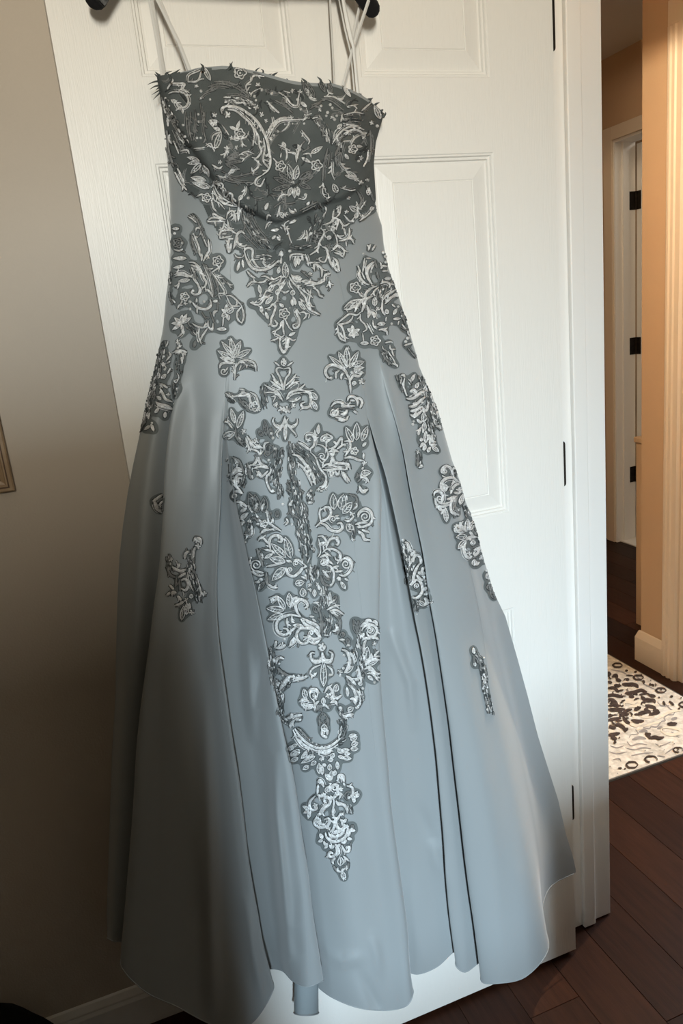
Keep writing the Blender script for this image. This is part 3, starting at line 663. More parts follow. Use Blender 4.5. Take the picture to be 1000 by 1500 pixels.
class Lace:
    def __init__(s, name, ox, oy, sc):
        s.name = name; s.ox, s.oy, s.sc = ox, oy, sc; s.strokes = []; s.dots = []; s.netpts = []; s.rnd = random.Random(hash((ox, oy)) & 0xffff)
    def P(s, c): return np.array(c, float).reshape(-1, 2) / s.sc + np.array([s.ox, s.oy])
    def stroke(s, pts, w, g, taper=True, net=True):
        q = cat_rom(pts, 1.25)
        s.strokes.append((q, w, g, taper))
        if net: s.netpts.append(q)
    def dot(s, x, y, r, g):
        r = r * .8
        if r > 2.6:      # large blossoms are worked as a knot of short stitches
            a0 = s.rnd.random() * 6.28
            for k in range(5):
                a = a0 + 1.2566 * k; c, d = math.cos(a), math.sin(a)
                s.stroke([(x + c * r * .2, y + d * r * .2), (x + c * r * .75 - d * r * .25, y + d * r * .75 + c * r * .25), (x + c * r * 1.05, y + d * r * 1.05)], max(1.5, r * .62), g or k == 3, True, False)
            s.dots.append((x, y, r * .38, g))
        else: s.dots.append((x, y, r, g))
        if 1:
            s.netpts.append(np.array([[x, y]] * max(2, int(r * 2.2))) + np.array([[math.cos(k * 2.4), math.sin(k * 2.4)] for k in range(max(2, int(r * 2.2)))]) * r * .6)
    def sprout(s, q, w, g):
        # fine side threads: small leaflets and an echo line beside the main cord
        n = len(q)
        if n < 7: return
        tg = np.gradient(q, axis=0); tg = tg / (np.hypot(tg[:, 0], tg[:, 1]) + 1e-9)[:, None]; nn = np.stack([-tg[:, 1], tg[:, 0]], 1)
        if n > 12 and s.rnd.random() < .75:
            sd = s.rnd.choice((-1, 1)); k0 = s.rnd.randrange(0, n // 4); k1 = n - s.rnd.randrange(0, n // 4)
            s.stroke((q + nn * sd * (w * .5 + 1.6))[k0:k1:3], 1.05, s.rnd.random() < .55 or g, True, False)
        i = 3
        while i < n - 3:
            if s.rnd.random() < .42:
                sd = s.rnd.choice((-1, 1)); L = s.rnd.uniform(3.5, 7.5); p = q[i] + nn[i] * sd * w * .4
                e = p + nn[i] * sd * L * .75 + tg[i] * L * .65; m = (p + e) / 2 + tg[i] * 1.2
                s.stroke([p, m, e], s.rnd.uniform(1.5, 2.3), g or s.rnd.random() < .4, True, False)
            i += s.rnd.randrange(4, 8)
    def leaf(s, a, b, w, g):
        l, r, L, v, n = leaf_shape(a, b, w)
        s.stroke(l, 1.8, g); s.stroke(r, 1.8, g); s.stroke([a, np.array(a) + v * .85], 1.2, g)
        k = int(L / 1.9)
        for i in range(1, k):
            t = i / k; h = math.sin(math.pi * t ** .85) * w / 2
            if h < 1.2: continue
            p = np.array(a) + v * t; u = v / max(L, 1e-6)
            for sg in (-1, 1):
                if s.rnd.random() < .42: continue
                s.stroke([p + n * sg * .3, p + n * sg * h * .86 + u * h * .6], .8 if not g else 1.3, (2 if s.rnd.random() < .7 else 1) if g else s.rnd.random() < .4, False, False)
    def parse(s, text):
        for it in text.replace('\n', ' ').split(';'):
            tk = it.split()
            if not tk: continue
            op = tk[0]; g = op[0].isupper(); o = op[0].lower(); arg = op[1:]
            num = [float(z) for z in ' '.join(tk[1:]).replace(',', ' ').split()]
            if o == 's':
                w_ = float(arg or 2.5); s.stroke(s.P(num), min(w_, 4.6) * 1.0, g); s.sprout(s.strokes[-1][0], w_, g)
            elif o == 'l':
                a, b = s.P(num[:4]); s.leaf(a, b, (num[4] if len(num) > 4 else 34) / s.sc, g)
            elif o == 'd': (c,) = s.P(num[:2]); s.dot(c[0], c[1], max(1.2, num[2] / s.sc), g)
            elif o == 'f':
                (c,) = s.P(num[:2]); r = num[2] / s.sc; a = np.linspace(0, 2 * math.pi, 31)
                rr = r * (1 + .16 * np.cos(5 * a)); s.stroke(np.stack([c[0] + rr * np.cos(a), c[1] + rr * np.sin(a)], 1), 2.0, g, False)
                a = np.linspace(.5, 5.6, 14); s.stroke(np.stack([c[0] + r * .55 * np.cos(a), c[1] + r * .55 * np.sin(a)], 1), 1.6, g, False); s.dot(c[0], c[1], r * .25, g)
            elif o == 'c':
                (c,) = s.P(num[:2]); r = num[2] / s.sc; a0 = num[3] if len(num) > 3 else 90; tu = num[4] if len(num) > 4 else 1.4
                q = spiral(c[0], c[1], r, a0, tu); s.stroke(q, 2.0, g); s.dot(q[-1][0], q[-1][1], max(1.2, r * .2), g)
            elif o == 'h':      # band of short threads: hN x,y ... hw
                hw = num[-1] / s.sc; pts = cat_rom(s.P(num[:-1]), 1.5); n = int(float(arg)) if arg else max(8, int(len(pts) * hw * .42))
                for _ in range(n):
                    i = s.rnd.randrange(len(pts)); m = min(len(pts) - 1, i + 1); t = pts[m] - pts[max(0, m - 1)]; t = t / max(np.hypot(*t), 1e-6)
                    nn = np.array([-t[1], t[0]]); off = nn * s.rnd.uniform(-hw, hw); ln = s.rnd.uniform(3, 9)
                    p = pts[i] + off; w = s.rnd.uniform(-.45, .45)
                    s.stroke([p - t * ln / 2, p + nn * w * 2, p + t * ln / 2], s.rnd.choice((1.2, 1.6, 2.2)), (s.rnd.choice((2, 2, 1, 1, 0)) if g else s.rnd.choice((0, 0, 1, 2))), True, False)
                m_ = int(len(pts) * 1.5 * 2 * hw * .13) + 8
                s.netpts.append(np.array([pts[s.rnd.randrange(len(pts))] + np.array([s.rnd.uniform(-hw, hw) * .8, s.rnd.uniform(-hw, hw) * .8]) for _ in range(m_)]))
        return s
    def build(s, net=True, lift=.0, sur=None, parent=None, spread=4.8, ths=5.2):
        sur = sur or surf
        base = parent or gown
        root = None
        if net:
            Q = np.vstack(s.netpts); x0, y0 = Q.min(0) - 8; x1, y1 = Q.max(0) + 8; st = 1.9
            gx = np.arange(x0, x1, st); gy = np.arange(y0, y1, st); Fd = np.zeros((len(gx), len(gy)))
            for qx, qy in Q[:: max(1, len(Q) // 6000)]:
                i0 = max(0, int((qx - 13 - x0) / st)); i1 = int((qx + 13 - x0) / st) + 1; j0 = max(0, int((qy - 13 - y0) / st)); j1 = int((qy + 13 - y0) / st) + 1
                Fd[i0:i1, j0:j1] += np.exp(-((gx[i0:i1, None] - qx) ** 2 + (gy[None, j0:j1] - qy) ** 2) / spread ** 2)
            nz = np.sin(gx[:, None] * .9) * np.sin(gy[None, :] * .8) * .5
            Fd = Fd + nz * (Fd > 1) - ths
            vid = {}; vs = []; fs = []
            def vert(key, x, y):
                if key not in vid:
                    h = sur(x, y, .0009 + lift)
                    vid[key] = None if h is None else len(vs)
                    if h is not None: vs.append(h[0])
                return vid[key]
            for i in range(len(gx) - 1):
                for j in range(len(gy) - 1):
                    cs = [(i, j), (i + 1, j), (i + 1, j + 1), (i, j + 1)]; val = [Fd[c] for c in cs]
                    if max(val) <= 0: continue
                    poly = []
                    for k in range(4):
                        c, d = cs[k], cs[(k + 1) % 4]; a, b = val[k], val[(k + 1) % 4]
                        if a > 0: poly.append(vert(c, gx[c[0]], gy[c[1]]))
                        if (a > 0) != (b > 0):
                            t = a / (a - b); poly.append(vert((min(c, d), max(c, d)), gx[c[0]] + (gx[d[0]] - gx[c[0]]) * t, gy[c[1]] + (gy[d[1]] - gy[c[1]]) * t))
                    if len(poly) < 3 or None in poly: continue
                    if max((vs[poly[k]] - vs[poly[k - 1]]).length for k in range(len(poly))) > .012: continue
                    fs.append(poly)
            # each separate patch of net is a part of its own
            par = list(range(len(vs)))
            def find(i):
                while par[i] != i: par[i] = par[par[i]]; i = par[i]
                return i
            for f in fs:
                for k in f[1:]: par[find(k)] = find(f[0])
            comp = {}
            for f in fs: comp.setdefault(find(f[0]), []).append(f)
            for fl in sorted(comp.values(), key=len, reverse=True):
                if root is not None and len(fl) < 14: continue
                ids = sorted({i for f in fl for i in f}); mp = {i: k for k, i in enumerate(ids)}
                o = gobj(s.name, [tuple(vs[i]) for i in ids], [[mp[i] for i in f] for f in fl], M['net'])
                root = root or o
        vs = []; fs = []; mi = []
        for (q, w, g, taper) in s.strokes:  # flat dark ribbon under each cord paints its shadow edge
            if g == 2 or w < 1.6 or len(q) < 3: continue
            tg = np.gradient(q, axis=0); ln = np.hypot(tg[:, 0], tg[:, 1]) + 1e-9; nn = np.stack([-tg[:, 1], tg[:, 0]], 1) / ln[:, None]; prev = None; last = None
            for i in range(0, len(q)):
                ww = w * .5 + .85
                L_ = sur(*(q[i] - nn[i] * ww), .00115 + lift); R_ = sur(*(q[i] + nn[i] * ww), .00115 + lift)
                if L_ is None or R_ is None or (L_[0] - R_[0]).length > .012 or (last is not None and (L_[0] - last).length > .012): prev = None; last = None; continue
                b = len(vs); vs += [L_[0], R_[0]]; last = L_[0]
                if prev is not None: fs.append((prev, prev + 1, b + 1, b)); mi.append(2)
                prev = b
        for (q, w, g, taper) in s.strokes:
            n = len(q)
            if n < 2: continue
            tg = np.gradient(q, axis=0); ln = np.hypot(tg[:, 0], tg[:, 1]) + 1e-9; nn = np.stack([-tg[:, 1], tg[:, 0]], 1) / ln[:, None]
            prev = None; last = None
            for i in range(n):
                t = i / (n - 1); ww = w * (1 if not taper else .38 + .62 * min(1, 4 * t, 4 * (1 - t) + .15)) * .5
                L_ = sur(*(q[i] - nn[i] * ww), .0014 + lift); C_ = sur(*q[i], .0018 + lift + .00075 * min(w, 3.2) + (.00022 if (i // 2) % 2 else -.00022)); R_ = sur(*(q[i] + nn[i] * ww), .0014 + lift)
                if L_ is None or C_ is None or R_ is None or (last is not None and (C_[0] - last).length > .012) or (L_[0] - R_[0]).length > .012:
                    prev = None; last = None
                    continue
                b = len(vs); vs += [L_[0], C_[0], R_[0]]; last = C_[0]
                if prev is not None:
                    fs += [(prev, prev + 1, b + 1, b), (prev + 1, prev + 2, b + 2, b + 1)]; mi += [int(g)] * 2
                prev = b
        for (x, y, r, g) in s.dots:
            k = 9; ring = []
            c = sur(x, y, .0020 + lift + min(r, 4) * .00055)
            if c is None: continue
            b = len(vs); vs.append(c[0]); ok = True
            for rr, of in ((.62, .0017 + min(r, 4) * .00038), (1., .0010)):
                for j in range(k):
                    h = sur(x + rr * r * math.cos(6.283 * j / k), y + rr * r * math.sin(6.283 * j / k), of + lift)
                    if h is None or (h[0] - c[0]).length > .02: ok = False; h = c
                    vs.append(h[0])
            for j in range(k):
                fs.append((b, b + 1 + j, b + 1 + (j + 1) % k)); fs.append((b + 1 + j, b + 1 + k + j, b + 1 + k + (j + 1) % k, b + 1 + (j + 1) % k)); mi += [int(g)] * 2
        if fs:
            o = gobj('embroidery', [tuple(v) for v in vs], fs, [M['silver'], M['gray_thread'], M['dark_thread_and_shade']], root or base)
            o.data.polygons.foreach_set('material_index', mi); o['kind'] = 'stuff'
        return root
def lace(name, ox, oy, sc, text, **k): return Lace(name, ox, oy, sc).parse(text).build(**k)
# ---- bodice: net overlay over the whole bust, then its embroidery
def inside(P, x, y):
    P = np.array(P, float).reshape(-1, 2); c = np.zeros(x.shape, bool); j = len(P) - 1
    for i in range(len(P)):
        m = ((P[i, 1] > y) != (P[j, 1] > y)) & (x < (P[j, 0] - P[i, 0]) * (y - P[i, 1]) / (P[j, 1] - P[i, 1] + 1e-12) + P[i, 0]); c ^= m; j = i
    return c
OV = [226,108, 262,106, 292,101, 332,100, 376,107, 416,119, 448,125, 488,125, 516,135, 540,149, 566,168, 560,190, 552,215, 549,250, 551,285, 548,300, 535,312, 515,322, 504,335, 500,352, 486,360, 478,375, 460,388, 440,384,
      416,392, 392,384, 372,372, 352,372, 334,356, 318,340, 306,322, 300,306, 292,292, 276,284, 262,270, 254,252, 247,228, 243,200, 236,150]
mk = inside(OV, GPX, GPY) & (GPY < 400)
vs = []; fs = []; vid = -np.ones(mk.shape, int)
OFF = G + GN * .0012 + np.array([0, -.0004, 0])
for i in range(NU - 1):
    js = np.nonzero(mk[i] & mk[i + 1])[0]
    for j in js:
        if j + 1 < NV and mk[i, j + 1] and mk[i + 1, j + 1]:
            q = []
            for (a, b) in ((i, j), (i, j + 1), (i + 1, j + 1), (i + 1, j)):
                if vid[a, b] < 0: vid[a, b] = len(vs); vs.append(OFF[a, b])
                q.append(vid[a, b])
            fs.append(q)
ovl = gobj('bodice_net', vs, fs, M['bodice_net'])
lace('bodice_lace', 210, 85, 5.263, '''
s3 190,245 215,205 270,200 320,205 310,245 360,275; s3 200,280 240,265 310,275 350,330 330,380 280,385 260,350 300,350; s3 345,190 420,180 450,100; s2 345,190 355,140 420,110 450,95;
l 520,180 455,60 30; f 745,120 42; d 705,110 14; s2.5 800,280 790,220 830,180 850,140 930,150; s2 825,310 840,270 900,240; d 880,215 22; d 910,250 16; d 855,300 15; d 865,330 12;
S2 545,190 640,190 740,230 830,310; S2 480,270 560,225 660,235; S2 640,300 740,300 830,340 860,380; S2 500,230 600,205 720,240 800,300; S1.6 430,330 480,280 560,250; h 640,330 740,335 840,375 28;
s4 610,440 600,400 640,380 720,385 800,430 870,490 920,570 950,640 965,720 975,800 960,860 915,900; s3 650,405 710,415 780,470 830,520 850,580 840,680; s3 840,540 880,600 890,680 905,720 870,770 830,765; d 645,445 30;
s3 885,790 880,840 840,870 830,840; s3 920,620 930,700 920,790 960,850; s3 915,900 870,930 860,970 900,985 930,930; s2 920,740 960,760; s2 920,780 965,800; s2 935,820 960,840; d 905,440 22; d 940,490 18; d 980,630 14; d 865,385 24;
f 738,590 36; l 715,560 740,490 18; l 710,555 665,535 16; s2 605,520 640,570 660,600; d 680,620 20; l 555,700 600,570 40; s2 530,640 540,600 600,570; d 640,700 25; s3 650,690 630,740 620,770; d 715,690 18; s3 755,640 760,690; s2 730,750 790,720 850,740;
d 545,510 28; d 550,445 22; d 425,440 12; d 430,495 12; s2 500,490 540,540; d 415,620 13; d 445,620 13; d 515,325 12; d 445,260 15; d 410,225 18; d 445,315 12; d 310,520 12; l 580,500 510,490 24; l 600,560 540,545 20; s2 480,680 520,660 540,700; d 590,800 20; s3 530,820 580,850 610,830;
L 640,770 740,750 24; L 630,790 760,800 24; L 630,810 740,860 26; S2 600,870 700,910 820,890 880,900; S2 560,900 660,950 760,960; S2 620,900 720,950 850,960; S2 690,720 760,760 840,700; S1.6 370,420 360,560 380,640; S1.6 480,420 470,560 490,640; S1.6 400,400 410,520 390,640; S1.6 440,350 460,500; S1.6 330,420 340,560;
l 440,790 345,765 26; l 440,800 345,815 24; l 450,810 370,890 34; L 470,820 440,890 26; l 470,820 480,890 24; l 490,840 510,915 22; s3 160,330 180,430; s3 200,530 195,470 230,430; d 245,490 18; s3 265,580 320,665; d 325,605 15; s3 290,720 340,710 360,740;
S3 190,560 200,700 240,840; s3 250,880 290,960 340,1020; s3 270,850 310,940 320,980; s2 240,640 280,740; l 480,935 370,920 30; l 520,990 380,960 34; s3 520,1000 560,960 600,980; S2 150,300 190,420 260,560 330,680; H30 160,320 240,500 330,660 30; S2 230,560 300,720; d 175,310 10; d 185,390 12; d 205,370 8
''', net=False, lift=.0006)
lace('bodice_lace', 390, 100, 5.263, '''
s3.5 0,530 40,440 110,390 190,385; s2.5 0,560 60,450 130,405 300,400; s2 20,470 80,420 150,395; d 85,490 12; d 55,520 14; d 33,553 13; d 140,435 9; d 170,425 10; d 200,430 9; d 235,430 9; d 290,430 12; d 190,380 18; d 300,375 22; H46 400,390 450,470 470,580 40; H20 300,390 400,380 20;
s3 0,260 50,310 95,350; s2.5 90,190 150,230 190,280 235,290 245,230 260,170; d 200,180 20; d 255,190 22; d 240,245 16; l 265,265 310,305 18; d 265,320 14; s2 130,180 180,195; d 40,200 16; S2 60,250 160,300; S2 110,270 200,350;
L 330,230 275,90 30; L 370,230 310,115 30; L 450,190 395,75 28; L 500,200 475,110 24; s2 465,170 480,195 510,205; s2.5 440,225 510,225 560,250 600,280; l 590,150 645,225 20; S2 420,240 500,260 590,330; S2 340,290 400,270 440,240; S2 330,320 420,270;
d 410,325 18; d 420,295 14; d 490,285 15; d 505,310 14; d 470,345 16; d 460,370 13; d 505,385 18; d 525,400 14; d 540,370 13; s2 640,310 620,300 700,285;
s3 500,590 540,530 600,470 680,450 740,475; s3.5 600,520 650,480 710,485 750,520; s2 560,540 620,490 700,470; d 742,530 20; S3 530,600 590,510; s2.5 580,360 570,420; s2.5 590,365 680,345 740,355; H30 600,385 740,390 35; S2.5 590,560 530,660 540,760; S2 560,600 550,760; S2 600,560 570,680 560,760; s2 500,700 500,800 520,860; S3 470,620 440,750 430,870; S2 490,640 470,760;
l 870,390 825,290 36; s3 725,335 800,270; d 848,445 16; d 805,420 20; S3 790,480 800,600 780,720; f 660,625 30; l 690,600 730,605 14; l 625,700 600,660 18; d 720,690 22; d 705,715 14; s2.5 775,630 770,700 740,760; s3 560,720 600,770 640,770; l 690,840 605,790 26; l 690,850 600,825 24; d 690,860 20; d 720,880 22; d 770,860 18; l 780,980 780,920 26; s2 560,920 640,940 680,930; l 540,960 510,890 38; d 627,997 18;
s2 430,880 430,960 460,1000 490,990; H20 440,900 460,980 16; l 200,860 165,740 46; l 215,860 240,750 46; L 200,880 90,800 40; L 190,900 50,840 34; L 180,910 40,940 34; L 250,860 350,790 38; L 260,880 360,830 30; L 250,890 340,930 34; d 200,880 18; S1.6 180,880 90,820; S1.6 260,860 340,800;
l 195,920 165,985 28; l 215,925 215,1000 28; l 235,915 245,985 28; s2.5 165,970 110,980 90,1015; s2.5 240,1000 290,1010 310,970; d 300,975 16; d 90,1015 12; f 105,755 36; f 385,750 38; s3 230,730 220,660 160,650; s3 235,700 250,630 270,590; l 260,640 240,590 16; s2.5 270,480 300,520 330,560 320,590; l 340,660 430,605 28; s2.5 280,665 330,660 345,690; l 270,690 340,730 20; s2 85,590 130,610 180,640; s2 45,690 85,735; s2 110,655 105,690; S2 270,650 340,610; S2 300,560 260,600
''', net=False, lift=.0006)
lace('bodice_lace', 280, 260, 7.143, '''
l 190,115 20,45 44; l 160,30 20,15 34; f 160,210 42; s3 60,200 110,175 130,180; s3 215,230 230,310 265,355; s3 230,110 260,180 320,250 400,290 480,300; s2.5 250,90 280,160 340,220 430,270; s2.5 290,110 300,55 330,70 335,130 350,180 370,200 400,160 430,180 435,240 480,280; s2 220,130 240,230 300,270 350,330; d 250,90 16; s2 240,60 280,20; s2 230,80 250,20; H20 240,120 300,220 380,270 20;
l 490,460 505,240 24; s3 370,430 385,370 430,350 460,400 465,470; s2.5 400,420 440,390 450,450; s3 360,440 290,410 230,375 230,400; s3 170,455 230,420 360,440; s3 170,465 250,460 350,460; s2 245,460 260,510; s3 380,440 395,520 440,570 480,590; s3 350,460 330,530 290,550; s3 300,640 310,570 400,550 440,570; s2.5 300,640 430,610; s2.5 320,590 370,590; s4 390,790 380,720 400,650 440,640; s4 400,790 420,690; s4 440,750 460,690 480,600 520,565 560,590; s3 485,620 490,690 540,720 580,705; s2 355,480 420,560; s2 345,510 400,550;
H70 560,300 580,420 640,540 740,660 840,760 50; S2 520,320 540,460 620,600 740,740; S2 640,320 640,420 700,540 800,660; S1.6 580,300 600,440 680,580 790,710; s3.5 570,820 555,770 590,740 640,760 640,850 680,920 720,950; s4 555,780 580,860 640,950 740,970 830,940 910,870; d 760,880 24; s3 740,890 790,930 820,910; h24 680,830 760,830 840,850 30; s2 450,800 480,835 530,840; l 480,980 505,880 20; l 545,945 535,860 16;
d 595,215 22; S2 640,200 700,220 750,210; l 770,340 800,265 24; s2.5 790,440 800,390 830,400; s2.5 770,540 800,480 850,450; l 830,555 915,545 18; l 840,650 880,610 18; s2.5 910,600 925,630 905,665; s3 900,230 950,180 1000,180; l 940,830 940,760 30; S2 500,540 600,640 700,740; S2 820,180 900,200 980,240; S2 860,320 940,260
''', lift=.0007)
lace('bodice_lace', 400, 270, 6.25, '''
l 90,300 60,250 34; d 110,270 26; s3 60,200 45,260 30,300; s3 140,215 160,255 190,260; s2.5 190,220 210,250; S2 60,150 120,180 200,170; S2 240,240 340,190 400,160; l 300,190 330,160 16; s2 110,440 100,370 140,320; l 210,325 145,360 18; s2 110,380 135,440 150,500 170,545; l 45,410 0,430 20; s2 60,390 80,410; l 60,520 30,480 16;
H50 400,200 430,260 410,340 370,430 350,520 45; H20 340,560 240,590 160,590 26; s3 430,400 460,440 440,490 415,540 400,600 330,650; s2.5 300,420 310,470 300,520; d 345,450 18; d 305,460 14; S2 360,440 440,450; S2 370,460 440,470; S2 360,480 430,500; S2 350,510 420,530; s2.5 460,190 480,230 450,300;
s3 445,375 520,350 550,310 590,330 570,420; s2.5 560,310 600,270 610,200 570,230; s3 600,320 640,380 690,360; d 665,255 22; l 770,250 690,200 44; s2.5 640,280 700,340 740,300; d 805,300 26; d 725,340 16; l 910,210 880,240 28; s3 870,30 860,80; s2 840,150 790,230; s2.5 900,230 860,280 780,340; S3 880,60 910,150; S3 760,60 800,140 780,220; d 570,350 20; d 590,250 18; d 540,340 18;
s3 590,520 650,510 690,470 690,400; s3 575,460 620,500; s3 600,520 700,500 735,545; s2.5 690,480 730,520; s2 660,520 665,570; s2 470,440 520,420 560,460 580,520 570,580 520,615; c 510,490 22; s3 540,600 580,560 640,600 640,660; s3 550,625 600,640 640,670; s2.5 600,610 620,640; s3.5 440,570 480,590 500,650 520,720 540,760; s3.5 540,670 580,710 600,800; s3.5 545,690 550,750 590,805; s2.5 500,600 490,660 470,710 430,705 415,680 440,670; s3 660,470 640,400;
s3 150,700 160,650 220,640 290,650; l 200,760 200,660 24; l 230,740 225,660 20; s3 260,650 270,700; s3 290,640 310,700 320,750; h14 320,720 400,720 12; s3.5 375,800 370,740 400,740 440,780 440,850; s4 280,920 340,900 400,910 450,870; d 335,825 24; s3 180,850 230,880 260,860; s2.5 160,830 200,890 260,890; s2.5 460,900 470,840 520,820; s2 510,880 520,930; S2 250,790 330,860; d 150,610 20
''', lift=.0007)
lace('waist_lace', 350, 370, 7.143, '''
s3 440,50 435,120; l 490,270 475,100 62; l 405,220 420,150 28; d 435,20 30; s3 450,250 420,310 370,340 330,360; l 310,395 365,345 42; s2.5 440,240 380,275 330,280 280,250 230,250; l 420,370 470,310 38; s2.5 480,280 440,350 400,400; l 385,440 420,380 38; s2.5 410,400 400,470 405,515; l 275,540 355,460 36; s2.5 350,420 290,400 270,430; s3 80,190 120,240 170,270; s3 80,360 130,310 190,310; s3 190,315 250,310 290,280; l 225,430 205,340 28; s2.5 210,460 230,430; s3 330,440 290,470 250,460; s3 200,490 250,470 270,420; s3 115,525 170,545 220,540 260,490 290,450; l 235,630 230,555 28; s2 230,620 265,660; h16 300,330 360,300 20;
s3.5 270,590 320,575 350,540 380,570 360,640 335,700 340,760 380,770 400,740 375,720; l 305,700 275,620 22; s2 290,600 330,600; f 470,640 50; l 465,570 420,535 24; s3 520,250 560,310 610,360 650,370; s3 540,230 600,280 640,320; l 650,270 570,250 32; l 740,305 650,300 28; s2.5 520,290 530,340 560,380; l 555,450 565,390 42; l 590,550 560,460 28; l 560,560 545,490 20; s3 610,370 650,420 690,470 710,530 740,560 790,570; l 690,600 620,510 36; s2.5 630,480 680,520; s3 690,540 740,600 800,630 850,655; s3 700,350 770,340 850,320 880,300; s2.5 880,260 900,230 950,215; s2.5 890,300 890,250; s2.5 750,380 740,450 730,510 760,560; s3 770,370 820,400 840,450 880,470; s2 930,300 940,340 960,375; h14 660,370 720,420 20;
s3.5 640,650 600,600 600,640 630,700 620,770 580,790 560,760 590,745; s2.5 630,630 680,625 700,660 670,700; s2 735,640 725,690; s3 445,400 480,420 520,400; s2.5 475,690 440,760 410,800 340,835; s3 465,710 460,790 470,860; s2.5 480,700 520,780 560,820; l 430,770 460,710 22; s2.5 350,845 400,860 440,885 470,865; l 520,870 585,835 22; s2.5 330,925 390,905 410,890; s2.5 520,890 560,920 590,910; s3.5 420,900 430,990 465,1035 500,1000 520,900; s3 490,870 490,950 480,1000; s2.5 430,1010 460,1050 490,1040; l 515,960 505,880 22; s3 470,260 420,250; l 120,520 170,545 14; d 530,580 10
''', spread=5.6)
lace('hip_lace', 235, 310, 7.143, '''
s2.5 290,50 340,80 380,120; S3 330,20 400,120 430,230 480,360; s2.5 370,210 380,170 420,180; s3 350,235 375,300 405,380 410,440 430,480; S3 330,240 340,340 380,440; s2.5 420,190 450,280 490,370; s3.5 500,290 510,400 490,440 450,520; s3 435,440 430,520; d 370,295 16; d 405,400 18; d 345,235 14; l 200,180 130,180 22; d 150,230 20; F 190,330 46; d 230,330 18; s3 150,400 200,410 240,390; l 275,490 140,490 32; d 210,490 28; l 250,570 140,590 24; d 210,575 20;
s3.5 150,660 230,640 290,670 340,690; s3 150,680 220,665 300,690; l 310,715 190,730 32; s3 200,740 180,810; s3.5 300,530 360,540 420,610 450,690 480,740 460,790 430,790; s3 320,560 390,590 430,660; H24 330,600 370,700 30; s3 340,700 400,770; s3.5 340,820 325,850 370,870 420,840 400,780 360,700; d 340,830 20; S3 440,540 500,640 540,760 560,880; S3 470,560 560,680 600,800 610,900; s2 450,560 510,700 550,880; s2.5 480,580 560,670 630,770 670,850 610,860 625,920; f 600,520 50; s2.5 640,570 590,600 540,635;
s2 570,670 620,690 660,690; d 660,750 18; s2 700,740 740,800; S2 640,700 760,810; s2.5 690,885 740,980 830,990; s2.5 680,880 750,890 850,985; s3 850,990 800,1060 810,1130 850,1170; s3 850,990 870,1090 850,1170; l 690,1050 690,970 32; l 700,1060 770,1010 46; l 690,1070 640,1100 42; l 700,1075 715,1140 32; l 685,1060 640,1020 20; s2.5 660,1100 650,1200; l 690,1230 590,1230 30; s3 560,1100 560,1050 600,1040; S2 600,920 600,1040;
s3.5 470,840 490,820 530,860 550,900; s4 520,920 530,980 480,1020 400,1010 350,970 340,950; s3 380,910 380,950; s2.5 385,1010 385,1070; d 455,945 20; l 600,935 550,940 22; f 255,890 40; d 265,960 24; s2.5 130,920 160,960; s2.5 180,1020 200,980 240,980; l 220,1170 150,1110 28; l 220,1170 230,1080 32; l 225,1170 320,1110 32; l 215,1170 120,1170 26; l 215,1175 130,1240 26; l 225,1180 240,1280 24; l 225,1170 280,1070 26; d 215,1170 22;
d 310,1020 20; d 310,945 22; s2.5 190,1310 230,1270 240,1230; s3 335,1170 380,1200 440,1215 500,1195; s3 500,1140 500,1200 540,1240 550,1170; s3 495,1220 440,1300 420,1350; s2.5 410,1200 400,1300 430,1390; s2 380,1330 400,1370; L 350,1420 370,1350 22; d 185,1370 28; d 200,1410 20; s3 130,1480 200,1450 280,1470; H20 300,1190 370,1280 30; S2 430,1050 480,1130; S2 520,1050 560,1160; H16 110,650 110,800 110,1000 12
''', spread=5.6)
lace('hip_lace', 200, 490, 9.375, '''
d 570,95 34; d 600,150 34; d 570,185 20; s2.5 530,270 590,230 640,290 620,400; s2.5 640,260 700,240; s3 620,310 630,400; S3 610,480 620,540; d 585,410 12; s2 560,530 580,590 540,660 510,640; l 550,770 560,720 22; d 530,690 14; s2 530,800 545,850; H24 580,250 560,480 530,700 520,900 30
''', spread=5.6)
lace('hip_lace', 200, 490, 9.375, '''
d 375,300 22; d 375,410 34; s2.5 340,400 410,410; s2.5 415,360 470,290 480,260; s2.5 420,400 470,370; s2.5 430,540 470,460; l 350,610 410,545 42; d 390,480 22; d 350,710 32; s3.5 320,680 380,700 430,740; s4 330,740 370,830 400,890 480,920; d 430,820 32; l 340,900 290,850 32; s4 275,930 330,960 420,980 490,1020; s3 280,950 320,985 400,1010 490,1030; l 260,1080 310,1010 28; l 380,1140 390,1060 32; d 215,1215 20; l 210,1230 240,1330 26; l 190,1250 120,1310 26; d 510,950 16;
H130 330,260 270,560 200,860 110,1230 55; H40 400,100 370,250 340,420 40; s1.6 250,650 200,720; s1.6 280,560 230,660; s1.6 170,900 150,980; s1.6 130,1080 110,1160; H20 60,1300 110,1220 20
''', spread=5.6)
